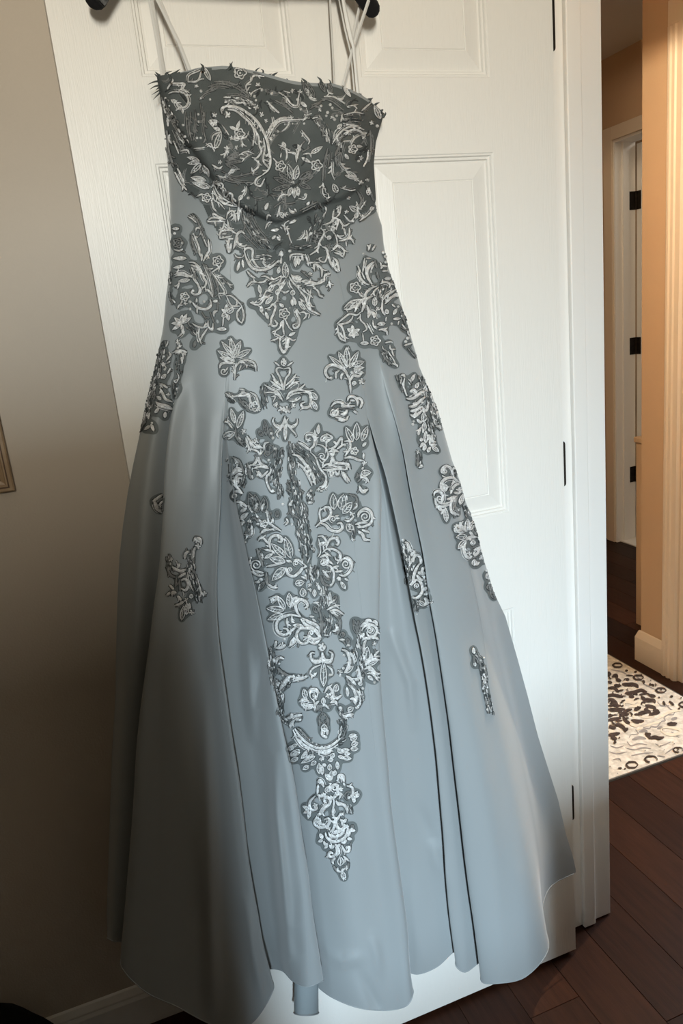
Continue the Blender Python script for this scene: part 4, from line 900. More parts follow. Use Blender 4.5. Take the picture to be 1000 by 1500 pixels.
lace('hip_lace', 485, 340, 6.818, '''
s3 365,185 385,125; s3 400,190 435,130; d 375,150 12; s2.5 340,260 390,265; d 315,215 14; s2.5 330,260 310,400; s3.5 260,335 280,390 270,430 320,500 370,530; s3 340,430 350,360 400,310 420,300; s4 420,300 360,380 360,450 400,520; d 395,400 14; s2.5 420,320 390,390; S3 430,280 450,360; S3 450,400 470,470; s2 300,400 330,470; f 235,555 48; s3 265,600 300,640 340,640; s4 450,540 380,570 340,620 330,660 270,720 230,800; s4 410,640 350,670 330,720 300,800; s4 350,730 370,790 365,860; s3 470,550 420,600 430,640; l 430,740 430,650 42; d 455,765 24; s4 375,840 390,800 430,820 420,860; s2.5 400,560 360,600;
s3.5 480,520 530,500 580,520 570,560; H30 510,560 480,680 40; s3.5 500,690 540,640 600,600 640,575; s3.5 530,720 560,690 640,620 655,650; s3.5 540,690 600,650 650,640; s3 505,680 505,780 530,830; l 555,820 545,770 32; s2 545,850 540,890; s3 120,770 180,770 230,740 310,690; s2.5 120,760 200,690 310,670; s2 180,750 250,690; s3 50,920 120,860 180,820 250,830 290,800; s3 60,920 150,910 200,870 210,840; s3 60,920 110,960 140,1090; s3 55,930 80,1050 140,1095; s3 80,1000 120,1060;
l 215,1000 205,930 26; l 215,1000 155,965 28; l 220,1000 280,970 28; l 215,1005 170,1040 28; l 220,1010 270,1030 28; l 215,1010 225,1060 22; d 215,1000 14; s2.5 285,820 290,880 330,920 350,970 310,1000; s2.5 350,910 380,960 410,1020; s2.5 410,880 420,940 450,970; s2 310,1010 320,1100; l 370,1110 285,1110 28; f 435,1085 44; l 535,915 455,920 32; d 500,915 20; s3 465,980 510,970 550,960; s3 500,980 545,990 555,1030;
s2.5 600,720 630,750; l 615,825 650,765 24; d 665,745 16; l 685,865 610,870 18; s2 660,930 670,890; d 600,915 16; S2 690,950 760,990; s2 700,920 740,970; d 760,1060 22; d 740,1095 20; s3 720,1135 800,1110; d 740,1130 16; S2 760,1160 840,1260; H16 690,800 730,900 770,1020 20; d 515,205 20; d 535,245 20; d 540,300 18; s3.5 490,370 510,340 550,345; s3 500,390 550,390; l 590,465 525,465 24; H12 600,480 640,560 20;
s3 530,1110 590,1095 605,1110; s2.5 580,1130 590,1170 640,1170; d 515,1215 20; s2 560,1190 620,1280 640,1330; s2.5 600,1180 620,1240; s3 600,1310 650,1330 655,1350; S3 500,1190 540,1270 610,1330; H14 520,1150 570,1260 22
''', spread=5.6)
lace('palmette_applique', 310, 485, 6.25, '''
l 215,250 170,60 52; l 210,220 265,90 46; l 215,250 90,95 38; l 225,240 355,170 46; l 210,270 55,180 42; l 210,280 75,240 36; s4 215,300 150,290 90,300 70,340; s3.5 220,330 260,280 330,270 390,300 405,370; s3 210,450 215,350 225,290; c 110,370 35 0 1.2; s2 250,360 270,310; s2 320,340 320,300; s2.5 150,330 130,360; H24 300,290 380,330 25; d 170,80 22; S2 270,350 330,300 380,340
''')
lace('leaf_applique', 310, 485, 6.25, '''
s3 130,570 180,600 240,590 300,550; d 190,600 20; s3.5 240,600 330,590 360,640; s3.5 300,560 340,590 350,640 390,690; f 385,690 40; s3 350,560 400,590 420,640 440,700; d 425,715 26; S3 250,610 290,680 350,720; s2.5 250,530 300,540; H24 140,580 200,650 25; H24 270,640 340,710 28; d 280,560 16; d 330,600 16
''')
lace('palmette_applique', 310, 485, 6.25, '''
d 655,275 30; l 660,320 650,250 44; s2.5 570,280 620,320; s2.5 745,280 690,320; s3 655,345 610,335 590,360 620,420 640,480 650,540; s3 660,345 710,340 710,390 680,430 665,490 660,540; s3 640,510 590,460 545,390; s3 640,530 580,490 535,455; s3 675,500 730,450 770,395; s3 680,530 740,480 800,460; s3 650,540 600,510 560,490; s3.5 650,640 600,560 540,530 480,490; s2.5 650,640 580,570 480,560; s3.5 680,620 720,560 800,530 850,490; s2.5 680,630 740,580 830,560; s2.5 720,560 800,540 880,550 930,540; l 960,630 910,560 44; l 960,720 920,640 34; s4 830,560 890,570 905,640 890,690 840,700 815,670 850,650; s2.5 700,640 760,640 810,610 800,600; d 740,680 30; d 640,720 40; d 690,720 40; s2 600,650 560,680; d 590,680 24; H30 480,500 470,600 500,700 30; s2 560,440 600,490; s2 760,440 720,490; s2 540,600 580,600 560,650;
s3.5 570,790 560,830 600,880 650,850 670,780; s3.5 780,800 780,840 740,880 690,850 665,790; l 670,1000 675,830 26; s2.5 690,860 770,950 760,970; d 670,870 24; s2.5 660,860 600,930 590,960; s2 590,850 640,880; s2 760,850 710,880
''')
lace('palmette_applique', 440, 495, 8.333, '''
l 570,360 555,110 72; l 560,370 460,170 62; l 590,370 700,165 58; l 540,380 345,220 48; s6 600,530 540,400 460,350 380,330 320,360 300,420 330,480 370,495; d 370,490 24; s3.5 470,400 430,430 430,500; s3.5 520,430 495,460 495,510; l 620,340 770,290 62; l 640,380 770,360 38; l 640,400 770,430 36; s4 600,530 640,460 700,470 740,440; d 740,530 44; c 655,555 30; s3 610,680 600,540 590,480; d 625,420 24; d 570,130 30
''')
lace('leaf_applique', 440, 495, 8.333, '''
s4 370,840 420,790 500,790 540,830 660,830; s3 380,930 440,880 460,860; c 400,905 40; s4 350,930 400,950 450,930 450,880; s4 480,930 540,930 570,880; s3.5 420,970 480,980 550,1000 580,950; s3 450,1000 530,1020; s4 570,770 590,720 650,720 690,770 690,830; s4 650,730 720,740 750,790 720,860; s3 600,760 660,770; s3.5 640,890 690,920; d 510,830 26; s3 400,810 450,770; S2.5 470,860 560,850 640,860
''')
lace('winged_applique', 325, 590, 8.333, '''
l 160,250 110,70 52; l 190,310 260,100 62; s3 30,230 80,250 130,310; s3 30,240 90,210; l 30,420 160,360 82; S3 170,300 180,420 270,530; d 260,350 40; s4 300,400 350,480 400,540 500,550; s3.5 290,420 310,500 350,590; s3 340,560 430,590 460,630 500,590; d 420,460 40; s3 400,500 480,540; H30 170,400 250,500 40;
L 540,400 520,220 44; L 500,400 440,340 44; L 600,430 590,300 48; d 600,375 26; d 620,430 24; L 580,620 570,500 100; s3 510,580 520,500 570,480; C 555,620 40; d 570,700 24; s4 320,770 400,740 440,670 470,740 560,780; s3.5 380,800 470,780 570,800; s3.5 420,830 480,900 560,830; s3 440,830 480,880; s3 360,880 380,920; H30 330,760 350,900 45; d 480,890 26;
H90 690,540 680,700 650,850 640,980 65; d 650,560 24; d 735,650 24; s3.5 590,780 590,850 545,900 550,980 600,1080 650,1080; d 620,1075 26; H30 700,1000 720,1150 35; d 740,1240 26; d 720,850 20
''')
lace('side_applique', 325, 590, 8.333, '''
s3 80,640 100,740 120,900 200,1040; d 180,715 34; s4 120,870 180,800 250,810; s4 130,880 200,830 250,840; s4 190,1000 170,920 210,870 260,880; s3.5 210,980 200,920 240,920; s3.5 120,900 130,970 240,1080; H24 280,900 250,1000 30; s4 140,1080 210,1080 260,1110; c 165,1135 32; s4 160,1220 220,1210 310,1270; l 230,1330 310,1280 32; l 230,1400 330,1340 32; S3 130,660 220,720 270,860
''')
lace('winged_applique', 420, 610, 7.692, '''
s4 120,290 180,320 230,360 270,380; s3.5 270,400 260,370 300,330 310,260 280,210 220,210 215,270; d 240,260 34; s3 260,400 320,460 350,540 380,600 430,660 440,720 400,780 360,790; s3.5 450,720 430,780 380,810; H60 80,330 200,440 300,570 380,720 46; s5 60,430 130,450 220,550 280,640 320,770; s3.5 110,510 190,590 260,720 280,780; d 350,820 28; s3 370,840 400,840; d 270,840 24; d 245,900 36; s4 230,970 290,970; H24 280,850 260,950 36;
l 350,200 355,90 32; s3 310,150 320,200 340,210; l 320,280 310,160 22; l 380,280 450,200 52; l 400,270 500,250 52; s3 440,190 510,240 450,280 440,350; s2.5 330,310 400,330 450,380 460,450 400,520 360,480; c 390,450 40 200 1.3; s3.5 460,370 540,340 610,240 620,300; s3.5 520,280 560,310; s3.5 470,400 530,380 580,400; s3.5 480,410 510,440 540,390; s3 560,370 640,310; d 650,320 20; d 510,420 20;
s4 390,580 440,540 490,530 510,460 540,520 620,530 690,540 710,600; s4 400,600 480,605 560,590 660,600; s3.5 480,610 500,670 530,620; s3.5 540,610 570,660 590,610; s3.5 610,610 640,680 690,750; s3 630,620 710,740; d 670,560 46; s3 520,560 620,570; s3 460,560 540,545; l 740,290 660,120 62; l 780,270 785,70 72; l 840,280 905,110 62; s3.5 640,280 700,280 710,350 650,450; f 757,390 38; s4 640,470 720,460 800,490 860,500; s3 860,410 860,480; l 850,340 890,290 22
''')
lace('side_applique', 420, 610, 7.692, 'd 870,530 34; l 830,640 945,630 62; s4 820,690 880,690 920,740; s5 810,780 850,850 910,820; d 870,840 30; S3 770,700 820,650; S3 790,740 830,700; s3 860,570 840,600; s3 830,650 830,700', spread=6)
lace('trunk_applique', 335, 700, 8.333, '''
H60 740,-420 760,-300 770,-180 780,50 45; H170 780,50 830,300 900,600 960,900 90; s3.5 770,330 740,330 780,270; d 790,120 22; d 810,190 26; s3 680,580 720,540 700,490; d 770,570 22; s4 830,660 860,710; d 850,680 16; d 930,690 20; d 860,880 22; s3 930,820 940,880; d 945,940 20; S2 750,100 700,60; S2 720,480 690,520; s2 860,500 900,620; s2 900,360 880,460; S3 740,330 760,430 860,500; S3 900,300 950,400 900,500; S2.5 700,140 760,180; S2.5 890,160 920,180; s2 740,-180 760,-80; s2 800,-200 790,-120; d 770,-40 14; s2 780,380 800,440; s2 870,760 880,840; s2 990,960 960,1040; H40 930,900 960,1100 990,1250 50
''')
lace('spray_applique', 335, 700, 8.333, '''
L 330,430 250,180 92; L 360,420 320,200 82; L 430,420 440,230 82; s3 240,330 290,420; s4 330,380 350,300; s4 405,400 410,350 440,310; d 290,240 20; s4 150,410 220,370; s3.5 80,300 140,290 230,350; s4 130,510 190,480 240,420; s3.5 130,550 210,540; s3 150,590 180,550; f 430,560 40; d 470,420 30; s3.5 470,430 490,540 560,600 640,650; H24 500,430 510,520 40; H40 270,480 260,600 240,720 40; s3 190,690 280,690 290,580; d 205,785 20; s3 180,770 215,790; L 590,480 590,400 40; H20 320,480 390,560 40; s3 380,560 340,560;
s6 390,680 440,640 560,620; s3.5 420,660 480,630; H16 440,650 560,620 18
''')
lace('palm_applique', 335, 700, 8.333, '''
s5 510,870 495,780 520,720 590,700 640,730 640,780 600,770; l 760,980 690,720 92; l 700,970 520,800 72; l 690,1020 500,980 82; s3.5 690,1030 560,1060 460,1080; l 690,1090 530,1250 92; s6 700,1090 720,1170 790,1200 860,1150 900,1100 950,1080; c 750,1120 35; c 820,1040 40; s3 790,1000 850,1000 950,1080; s3.5 430,870 520,890 560,920; l 440,980 540,920 32; s3.5 360,770 390,730 430,740 480,800; d 400,730 26; s3 740,1030 700,1000; s3 730,1000 770,1030;
c 340,1060 75 60 1.8; s4 270,990 260,1080 300,1150 380,1190 440,1180; s3.5 320,1130 430,1160; d 270,975 22; s3.5 320,1270 390,1270; s3 370,1370 390,1290; d 400,1240 26; s4 480,1290 530,1330 600,1340; S4 460,1150 470,1280 530,1330; l 810,1290 920,1270 72; l 910,1450 900,1340 72; S4 350,860 380,960 420,1080; S3 400,860 440,870; s3 880,1200 940,1230; H20 390,900 410,1000 20; L 440,1260 380,1360 34
''')
lace('palm_applique', 420, 710, 7.143, '''
l 490,260 480,90 72; l 560,260 590,100 82; l 580,300 680,180 72; s3 620,110 630,160; s4 300,440 370,380 430,350 460,290 440,240 390,240 400,280; s5 340,400 400,420 450,470 530,490 580,450 560,400 520,410; s3 350,380 340,300 350,240; c 480,360 40; s3 510,350 550,350; s3 500,330 540,320; d 680,300 34; s3.5 600,370 650,380 700,330; l 690,490 620,410 72; s3 690,260 730,220 720,190; S3 640,100 720,130 740,230; c 815,335 65 180 1.8; s4 740,340 750,290 820,250 880,290 890,370 850,420 740,450; s3.5 710,415 790,395 840,400; s3.5 730,440 820,440; s3.5 780,470 860,500; s5 740,480 790,520 810,570 870,580; d 690,570 26; H24 680,420 690,540 30; d 760,500 22; L 700,260 740,200 30
''')
lace('palm_applique', 420, 710, 7.143, '''
s3.5 320,540 370,540 410,590 410,660; l 330,630 400,600 24; s3.5 420,640 450,570 510,560 540,590 530,630 505,620; d 465,565 20; d 525,555 22; s3.5 370,710 420,670 500,680 560,730 550,790 510,780 500,750; s3 390,700 460,750; s3.5 340,760 400,740 440,790; l 350,830 430,790 62; s3.5 360,830 430,800 480,830; s3.5 470,870 540,850; c 615,830 60 200 1.7; s4 560,790 630,760 680,820 660,900 600,950 540,940; s3.5 500,910 580,900; s3.5 390,830 460,860 490,930 480,1020 450,1060; s4 370,890 410,940 440,970; d 460,1050 20; s5 530,960 560,1000; d 540,980 26; l 610,1090 560,1010 32; s3.5 600,980 640,1000; S4 350,950 380,1030 440,1060; L 440,1000 390,880 60;
d 240,1050 26; d 315,1040 24; d 280,990 22; d 240,1100 24; l 290,1170 285,1090 32; H30 300,870 280,960 40; H20 380,1080 400,1180 30; s3 260,860 240,920 270,960; s3 320,880 330,960; l 340,1100 330,1050 22; s2 330,560 350,700 320,760
''')
lace('palm_applique', 380, 850, 7.143, '''
l 320,280 310,130 62; l 270,300 190,160 52; s3.5 100,190 190,170 140,240; d 140,210 30; l 260,310 80,290 62; l 250,350 90,410 58; s4 320,290 350,200 400,170; s3 340,280 380,210 420,180; s5 430,380 390,320 380,250 430,200 490,230 500,270 470,290; s6 430,380 330,360 230,390 180,450 190,530 250,570 300,550 290,510 250,500; s3 290,390 290,450 330,475; s3 340,370 340,430 370,440; s5 430,400 480,460 560,500 610,550 640,600; s3.5 440,390 520,430 600,470 630,540; s4 620,590 560,520 480,500 420,510 390,560 400,620 440,660 500,650 510,600 460,590; l 460,480 350,465 32; s4 380,490 330,530 320,570; s4 360,590 370,640 310,690; l 320,680 360,600 22; s3.5 640,600 560,610 500,570; c 540,550 30; s3.5 640,610 580,660 520,640; d 650,690 46; s4 620,700 650,730 690,690; s3 520,375 570,380; s3 550,400 590,430; L 600,340 570,270 44; s3 560,235 620,230; S3 630,560 640,400 610,260; S3 650,560 660,420;
l 720,270 735,120 38; s3 720,240 790,200; s3.5 700,310 780,270 840,260; s3.5 730,320 800,310 880,360; s3 740,330 820,370; H40 660,120 660,300 32; H50 700,350 720,450 690,560 50; s4 760,530 800,520 820,480; s3 790,450 820,520; S4 760,340 840,420 830,520 810,570; d 710,410 24; L 770,250 800,160 50; s3 670,570 720,575;
s4 580,760 540,760 540,820 580,860 640,840 655,750; s4 720,740 760,770 740,850 690,850 660,760; s5 570,840 660,840 740,830; l 670,1110 665,840 62; s3 640,880 560,920 530,970 570,1000 600,960; s3 700,890 750,930 760,980 720,1000; d 580,980 20; d 735,990 20; d 660,820 26
''')
lace('side_applique', 480, 895, 9.09, '''
L 385,300 340,110 54; L 420,330 400,120 44; c 555,250 50 180 1.8; s4 450,260 480,210 560,180 630,210 650,270 610,330 540,330 510,270; s4 440,210 490,160 560,170; s5 490,140 540,120 580,140; s5 590,150 630,140 650,190; l 455,340 480,290 28; s4 540,330 560,350 600,340; s4 460,390 490,360 560,370; s4 480,560 480,450 510,380; s4 590,370 630,350 670,380; d 615,430 36; l 500,680 525,470 92; s4 580,560 570,640 490,690; d 480,630 20; d 495,595 16; s4 490,720 540,670 620,640 680,650; l 530,710 660,660 52; s5 490,770 560,750 640,830 690,830; s4 530,760 600,800; s3.5 520,830 590,830 670,930; d 620,950 24; l 530,860 600,920 34; s3 610,600 670,530; s3 620,610 680,600; H60 390,330 430,500 470,750 490,880 32; l 395,490 395,410 28; d 590,790 24; s2 400,300 450,330 480,380
''', spread=5.6)
lace('scroll_applique', 480, 895, 9.09, '''
d 190,380 22; s3 150,380 220,380; L 180,340 210,280 54; L 280,430 250,360 40; d 270,455 30; s5 180,510 250,540 290,640 280,720 220,820; s4 290,540 350,640 350,700; l 230,820 340,730 54; d 210,590 24; d 160,810 40; d 205,760 24; d 160,860 24; s5 240,860 300,900 370,980; s4 260,960 340,1040 380,1180 360,1230; s3.5 340,1020 420,1110 430,1230 370,1290; l 265,1130 250,1010 34; d 262,1120 24; s4 360,920 410,900; l 460,970 400,960 42; d 465,1030 26; s4 400,730 420,830 450,950; d 465,1140 22; s5 290,1170 340,1170 370,1240; d 390,1275 34; l 260,1330 340,1280 62; s5 190,1410 260,1390 340,1370; l 180,1310 150,1270 34; H30 340,520 370,650 30; H24 430,1050 460,1180 25; H24 150,1300 200,1420 30; S3 300,940 400,1100 420,1200; S3 240,880 300,1000; s3 400,840 420,880 370,910
''')
lace('side_applique', 385, 930, 10, '''
s4 180,180 200,80; s6 190,190 280,180 340,130; d 320,60 26; H190 120,200 130,400 160,600 190,750 250,870 260,1000 250,1150 50; s4 205,420 210,360 260,330 310,350; d 240,420 24; s3 160,340 180,400; d 290,590 24; s4 210,720 260,690; s5 250,810 300,710 370,620 440,600; s4 290,790 340,690 400,620; d 460,620 46; d 540,610 46; s5 420,600 540,640 660,600; s3 440,680 520,650; H24 380,690 320,780 30; d 240,1120 16; d 235,1020 14; s3 280,870 300,950; s5 350,1220 410,1200 430,1140; s5 440,1230 470,1190 580,1170; s5 470,1230 570,1240; s4 470,1240 410,1300 410,1360; H24 300,1230 360,1290 40; S4 220,480 300,560 380,590; S3 500,1260 570,1200
''')
lace('crown_applique', 410, 990, 7.692, '''
l 290,250 270,140 54; c 390,210 60; s6 335,210 340,160 400,150 440,190; d 395,240 36; f 280,290 40; s4 215,290 260,270 320,280; s4 290,390 300,340 380,320; s4 310,370 370,350; l 490,320 485,240 42; s4 390,390 400,320 440,280; S4 400,400 440,350 500,330; s3.5 470,340 510,330 550,370; s4 500,190 540,130 580,160 600,220 570,270; d 540,220 36; l 620,180 640,90 54; d 630,240 36; s3.5 640,260 690,215; s4 560,300 620,290 640,330; L 470,390 420,330 40; L 530,370 560,320 36
''')
lace('drop_applique', 410, 990, 7.692, 'L 490,540 480,410 92; l 500,620 495,540 62; c 500,610 32; d 515,690 24; s4 470,600 480,670 530,680; s4 540,600 530,660; S3 440,480 450,560; S3 540,470 540,560')
lace('crescent_applique', 410, 990, 7.692, '''
H60 690,480 710,560 690,680 45; s4 170,590 230,680 330,770 440,810 540,800 620,750 690,690; s3 150,600 200,700 300,790 430,840 550,830 650,770; d 235,610 14; d 262,650 16; d 298,690 14; d 332,720 13; d 368,745 12; d 410,770 14; d 470,793 18; d 510,797 15; d 555,785 18; d 598,762 15; d 640,730 18; s3 180,640 190,700 250,780 340,830; s5 430,850 520,870 580,840; H30 190,680 300,800 430,840 20; H20 600,800 720,730 30; S3 200,580 260,640 340,730;
l 160,790 90,830 44; l 200,770 120,800 30; l 230,830 110,890 44; l 230,860 120,900 30; l 210,920 120,960 44; l 310,860 240,930 44; l 310,850 260,890 30; l 380,880 290,940 34; l 400,900 240,980 44; l 330,1010 260,1050 44; l 410,960 350,1000 40; d 470,930 32; l 600,940 540,950 30; l 570,920 610,870 42; d 480,920 26; l 640,830 720,860 42; l 680,840 780,830 34; l 720,880 790,870 30; l 700,920 800,930 42; l 650,900 730,930 30; l 790,720 870,680 52; l 770,680 860,660 34; l 800,780 880,750 52; l 790,820 880,820 42;
l 450,1100 440,980 52; l 480,1110 470,1000 34; l 570,1170 510,1100 42; l 570,1180 580,1060 42; l 610,1120 620,1060 34; l 650,1050 640,960 34; l 520,1010 480,990 24; s3 540,1100 560,1180 590,1120; l 560,1060 560,990 42
''')
lace('pendant_applique', 430, 1125, 8.571, '''
d 330,170 32; s5 300,170 340,150 380,230; s5 300,330 350,350 410,320; d 375,330 30; s4 310,200 300,320; c 430,270 40; s5 410,240 460,240 450,290; c 510,250 50; s6 490,260 500,210 550,220 540,290; d 590,260 36; d 560,290 30; d 590,110 30; s6 550,160 570,90 620,100 630,170; d 560,160 30; s4 460,340 490,380 520,340; C 690,340 60; s4 660,220 730,240 740,310 700,370; d 690,370 26; l 730,400 800,290 44; l 820,320 760,370 34; l 750,430 760,380 30; s3 620,180 640,220;
s4 280,340 220,400 200,460 230,520 290,510 290,460; d 275,465 36; l 200,520 120,470 34; l 200,530 130,560 30; l 205,540 190,630 34; s5 400,430 380,390 420,360 460,400 440,460 380,500 330,550; d 400,420 30; s4 440,450 370,530 350,580; s4 300,580 350,575; s5 320,600 270,650 270,700 330,740 410,730 450,680 440,630 390,640; s4 330,620 340,690 400,710; h18 300,620 290,690 340,730 18; s4 460,650 510,690 500,760 460,800; d 440,755 34; s3 500,360 505,450 490,550 520,650; l 500,580 505,500 34; s5 530,400 560,450 630,460 670,520 670,560; s3.5 520,370 550,330 590,330 570,380; s5 590,560 560,620 530,660 550,740 600,770 640,720 620,700; d 605,570 34; s5 580,640 630,670 660,630; H24 690,480 720,560 30;
s5 400,800 420,870 500,920 600,900 660,840 680,760 660,700; s4 440,800 470,850 560,850 620,800 640,720; d 540,810 44; l 470,830 610,800 62; s4 380,910 400,960 440,940; s4 450,960 480,1000 510,960; s4 600,930 640,930 660,890; s4 680,860 700,810 680,790; s4 520,950 560,980 580,940; l 370,880 330,820 34; l 370,900 310,920 30; l 430,970 390,1000 24; l 700,780 770,780 30; l 670,880 730,890 28; L 720,740 750,720 30; s4 530,980 540,1060 480,1110 440,1090 460,1050 500,1070; s4 550,970 570,1050 540,1100; s4 600,960 640,1040 690,1040 700,990 660,980; d 675,995 30;
l 590,1220 590,1110 72; s4 500,1200 490,1160 530,1120; s3 620,1100 690,1160; s3.5 560,1240 550,1280 590,1300; d 655,1250 36; l 635,1390 610,1290 54; d 635,1375 34; s4 600,1320 620,1250; S3 500,1220 540,1290; S3 690,1180 680,1260
''')
lace('flank_applique', 570, 530, 8.82, '''
s3.5 140,180 180,170 190,200; s2.5 150,200 140,260; s3 190,210 180,320 220,440; l 270,260 325,160 30; l 330,340 375,270 38; d 350,330 20; d 280,380 28; s4 260,380 310,360 340,400 300,420; s6 210,470 270,480 340,450 400,400 480,370; d 465,365 26; s6 240,580 320,570 400,500 450,460; s4 290,540 370,540; s5 260,640 330,630 420,580; s4 265,680 310,700 340,650; s3 310,730 380,670 420,620; s3 300,720 400,640; s5 350,740 390,780 420,770; l 440,780 440,650 62; s4 500,520 480,620 440,640 430,590; l 440,890 450,780 52; s4 400,850 380,900 370,950; s3 430,870 430,920; l 465,1050 465,890 46; s4 490,940 520,970 520,1080; s4 540,940 550,1020 590,1040; s5 520,1080 600,1070; l 490,1170 520,1100 34; l 630,1160 540,1090 44; l 410,1030 405,980 28; s5 390,1110 430,1060 460,1100 440,1150; d 300,810 26; d 310,770 18; d 360,1165 30; d 410,1340 24; S4 370,1200 360,1350; s3 370,1370 430,1350; s3 540,700 600,770; s4 590,830 650,840 680,870; d 650,860 22; d 600,760 14;
H50 420,200 480,420 55; H70 520,450 580,650 640,800 50; H40 490,680 530,850 570,1000 35; H24 110,200 170,380 30; H20 390,1200 390,1330 25; H12 240,220 300,320 30
''')
lace('flank_applique', 625, 675, 7.143, '''
s4 270,170 250,90 200,55 160,80 150,120 180,130; c 185,115 28; s5 320,220 270,180 200,185 150,230 150,290 190,310 210,270; c 190,270 25; s4 70,370 80,330 130,320 165,370 150,430 120,440; c 130,395 45 270 1.6; s4 80,390 100,460 160,480 230,460; s3 110,440 180,450 240,430; s4 200,400 230,400 280,370; s4 240,350 270,280 320,245 360,290; d 330,310 36; s4 270,330 320,340 350,320; s3 250,250 290,210; l 340,460 370,350 38; s4 300,370 250,430 250,520 310,560 330,570; d 320,510 24; s4 240,530 300,570; l 200,640 190,490 44; s3.5 100,480 150,520 200,500; s3 140,560 170,530; H16 290,60 310,150 20; S3 310,360 290,480 330,560; S3 230,260 260,320
''')
lace('flank_applique', 625, 675, 7.143, '''
l 420,730 420,610 54; l 440,730 480,630 44; l 400,740 290,680 72; l 410,790 300,800 54; s4 410,740 360,700 340,640; d 305,690 34; s4 280,700 300,740 350,720; l 400,830 320,920 48; s5 520,800 450,800 400,830; s4 480,790 440,740; c 480,860 30; s5 400,850 380,920 400,990 440,1020 460,1000; d 435,975 30; s4 480,940 540,910 575,910; s4 490,950 480,1000 520,970 550,920; l 490,1100 490,1030 44; l 500,1090 540,1060 26; d 560,1010 30; S4 590,1040 610,1100; d 620,1150 16; l 640,1240 620,1180 34; d 650,1280 14; L 650,1350 640,1290 44; L 705,1445 670,1320 54; H20 470,600 510,760 560,880 18; H14 400,480 430,560 30; s3 560,940 570,1000
''')
lace('flank_applique', 575, 780, 11.54, '''
d 170,130 34; s4 190,160 240,180 280,260 300,330; s4 240,200 260,330; H90 180,200 220,400 260,600 280,850 60; s5 300,400 330,350 380,340; s6 350,470 350,410 410,380 460,430 470,510 440,530; s6 440,530 390,620 350,730 340,830 290,900 290,950; s5 320,430 340,500; d 350,570 20; s3 230,430 220,480; s3 270,470 300,510 260,540; s5 410,670 480,670 500,610 540,600; d 525,600 36; s5 410,690 560,690; s5 390,710 460,790 510,800; s4 470,730 540,750 570,800 550,880; d 560,810 28; s6 360,850 390,800 450,820 490,900 490,1000 440,1080 370,1110 320,1080; c 400,900 50; s5 480,960 560,940 620,1000; s5 510,1050 580,1040 630,1110; l 540,1240 410,1150 64; s5 520,1100 570,1140 600,1150; s5 520,1230 620,1160 620,1090; d 540,960 34; s4 360,1220 350,1290; H24 380,1150 400,1300 40; d 405,1380 20
''')
lace('flank_applique', 675, 940, 13.04, 'H150 260,220 380,400 440,650 470,900 530,1200 560,1370 52; l 240,230 225,110 46; l 260,470 250,380 34; d 432,305 24; d 408,720 22; d 415,800 22; d 420,890 30; d 445,980 26; d 510,1230 30; S3 240,260 250,440; h16 330,330 440,700 510,1100 40', spread=4.4)
lace('front_applique', 220, 715, 7.5, '''
d 520,570 40; d 525,640 36; s4 500,640 480,700 470,780; s4 480,590 500,550 550,560 560,620; s5 380,780 390,720 430,690; S4 460,680 480,820; H110 430,780 470,950 520,1130 540,1250 42; s5 240,860 280,890 340,910 400,890; s4 300,880 325,820; d 225,780 28; d 215,830 20; S4 180,860 220,950 280,980; H20 200,740 200,880 20; s4 310,980 390,930; s6 340,1100 390,1120 420,1060 390,1000 340,1010; s4 210,1060 260,1110; d 255,1150 28; s4 180,1180 220,1140; s4 240,1190 250,1140 290,1150; s5 300,1180 340,1230; s4 270,1290 330,1270 370,1240; d 400,1230 30; l 455,1210 450,1160 34; l 400,1390 405,1260 44; l 345,1450 370,1290 48; s4 430,1260 440,1320; d 460,1360 34; s3 540,1060 560,1140 600,1180; d 600,1160 34; s3 410,920 440,1050 480,1130; S3 320,1000 330,1130; S3 290,980 280,1080
''', spread=4.6)
lace('front_applique', 220, 715, 7.5, 's4 20,145 60,120 130,70; s4 25,150 40,160 60,220 120,270; s3 40,140 60,180; S3 60,160 110,120 140,110; s3 110,210 105,170 135,140; S3 80,200 130,250; s3 50,150 80,220', spread=6)
# ---- fine sprigs worked all over the bodice net
_fl = Lace('bodice_lace', 0, 0, 1.); _fl.rnd = random.Random(21)
_k = 0
while _k < 120:
    x0, y0 = _fl.rnd.uniform(236, 556), _fl.rnd.uniform(106, 372)
    if not inside(OV, np.array([x0]), np.array([y0]))[0]: continue
    _k += 1; a = _fl.rnd.uniform(0, 6.28); cv = _fl.rnd.uniform(-.5, .5); L_ = _fl.rnd.uniform(9, 24); P_ = [(x0, y0)]
    for _ in range(4): a += cv; P_.append((P_[-1][0] + math.cos(a) * L_ / 4, P_[-1][1] + math.sin(a) * L_ / 4))
    if not all(inside(OV, np.array([p[0]]), np.array([p[1]]))[0] for p in P_): continue
    gg = _fl.rnd.choice((0, 1, 1, 2, 2))
    _fl.stroke(P_, _fl.rnd.uniform(1.6, 2.8), gg); _fl.sprout(_fl.strokes[-1][0], 1.6, gg)
    if _fl.rnd.random() < .3: _fl.leaf(P_[-1], (P_[-1][0] + math.cos(a) * 9, P_[-1][1] + math.sin(a) * 9), 4.5, gg)
_fl.build(net=False, lift=.0002)
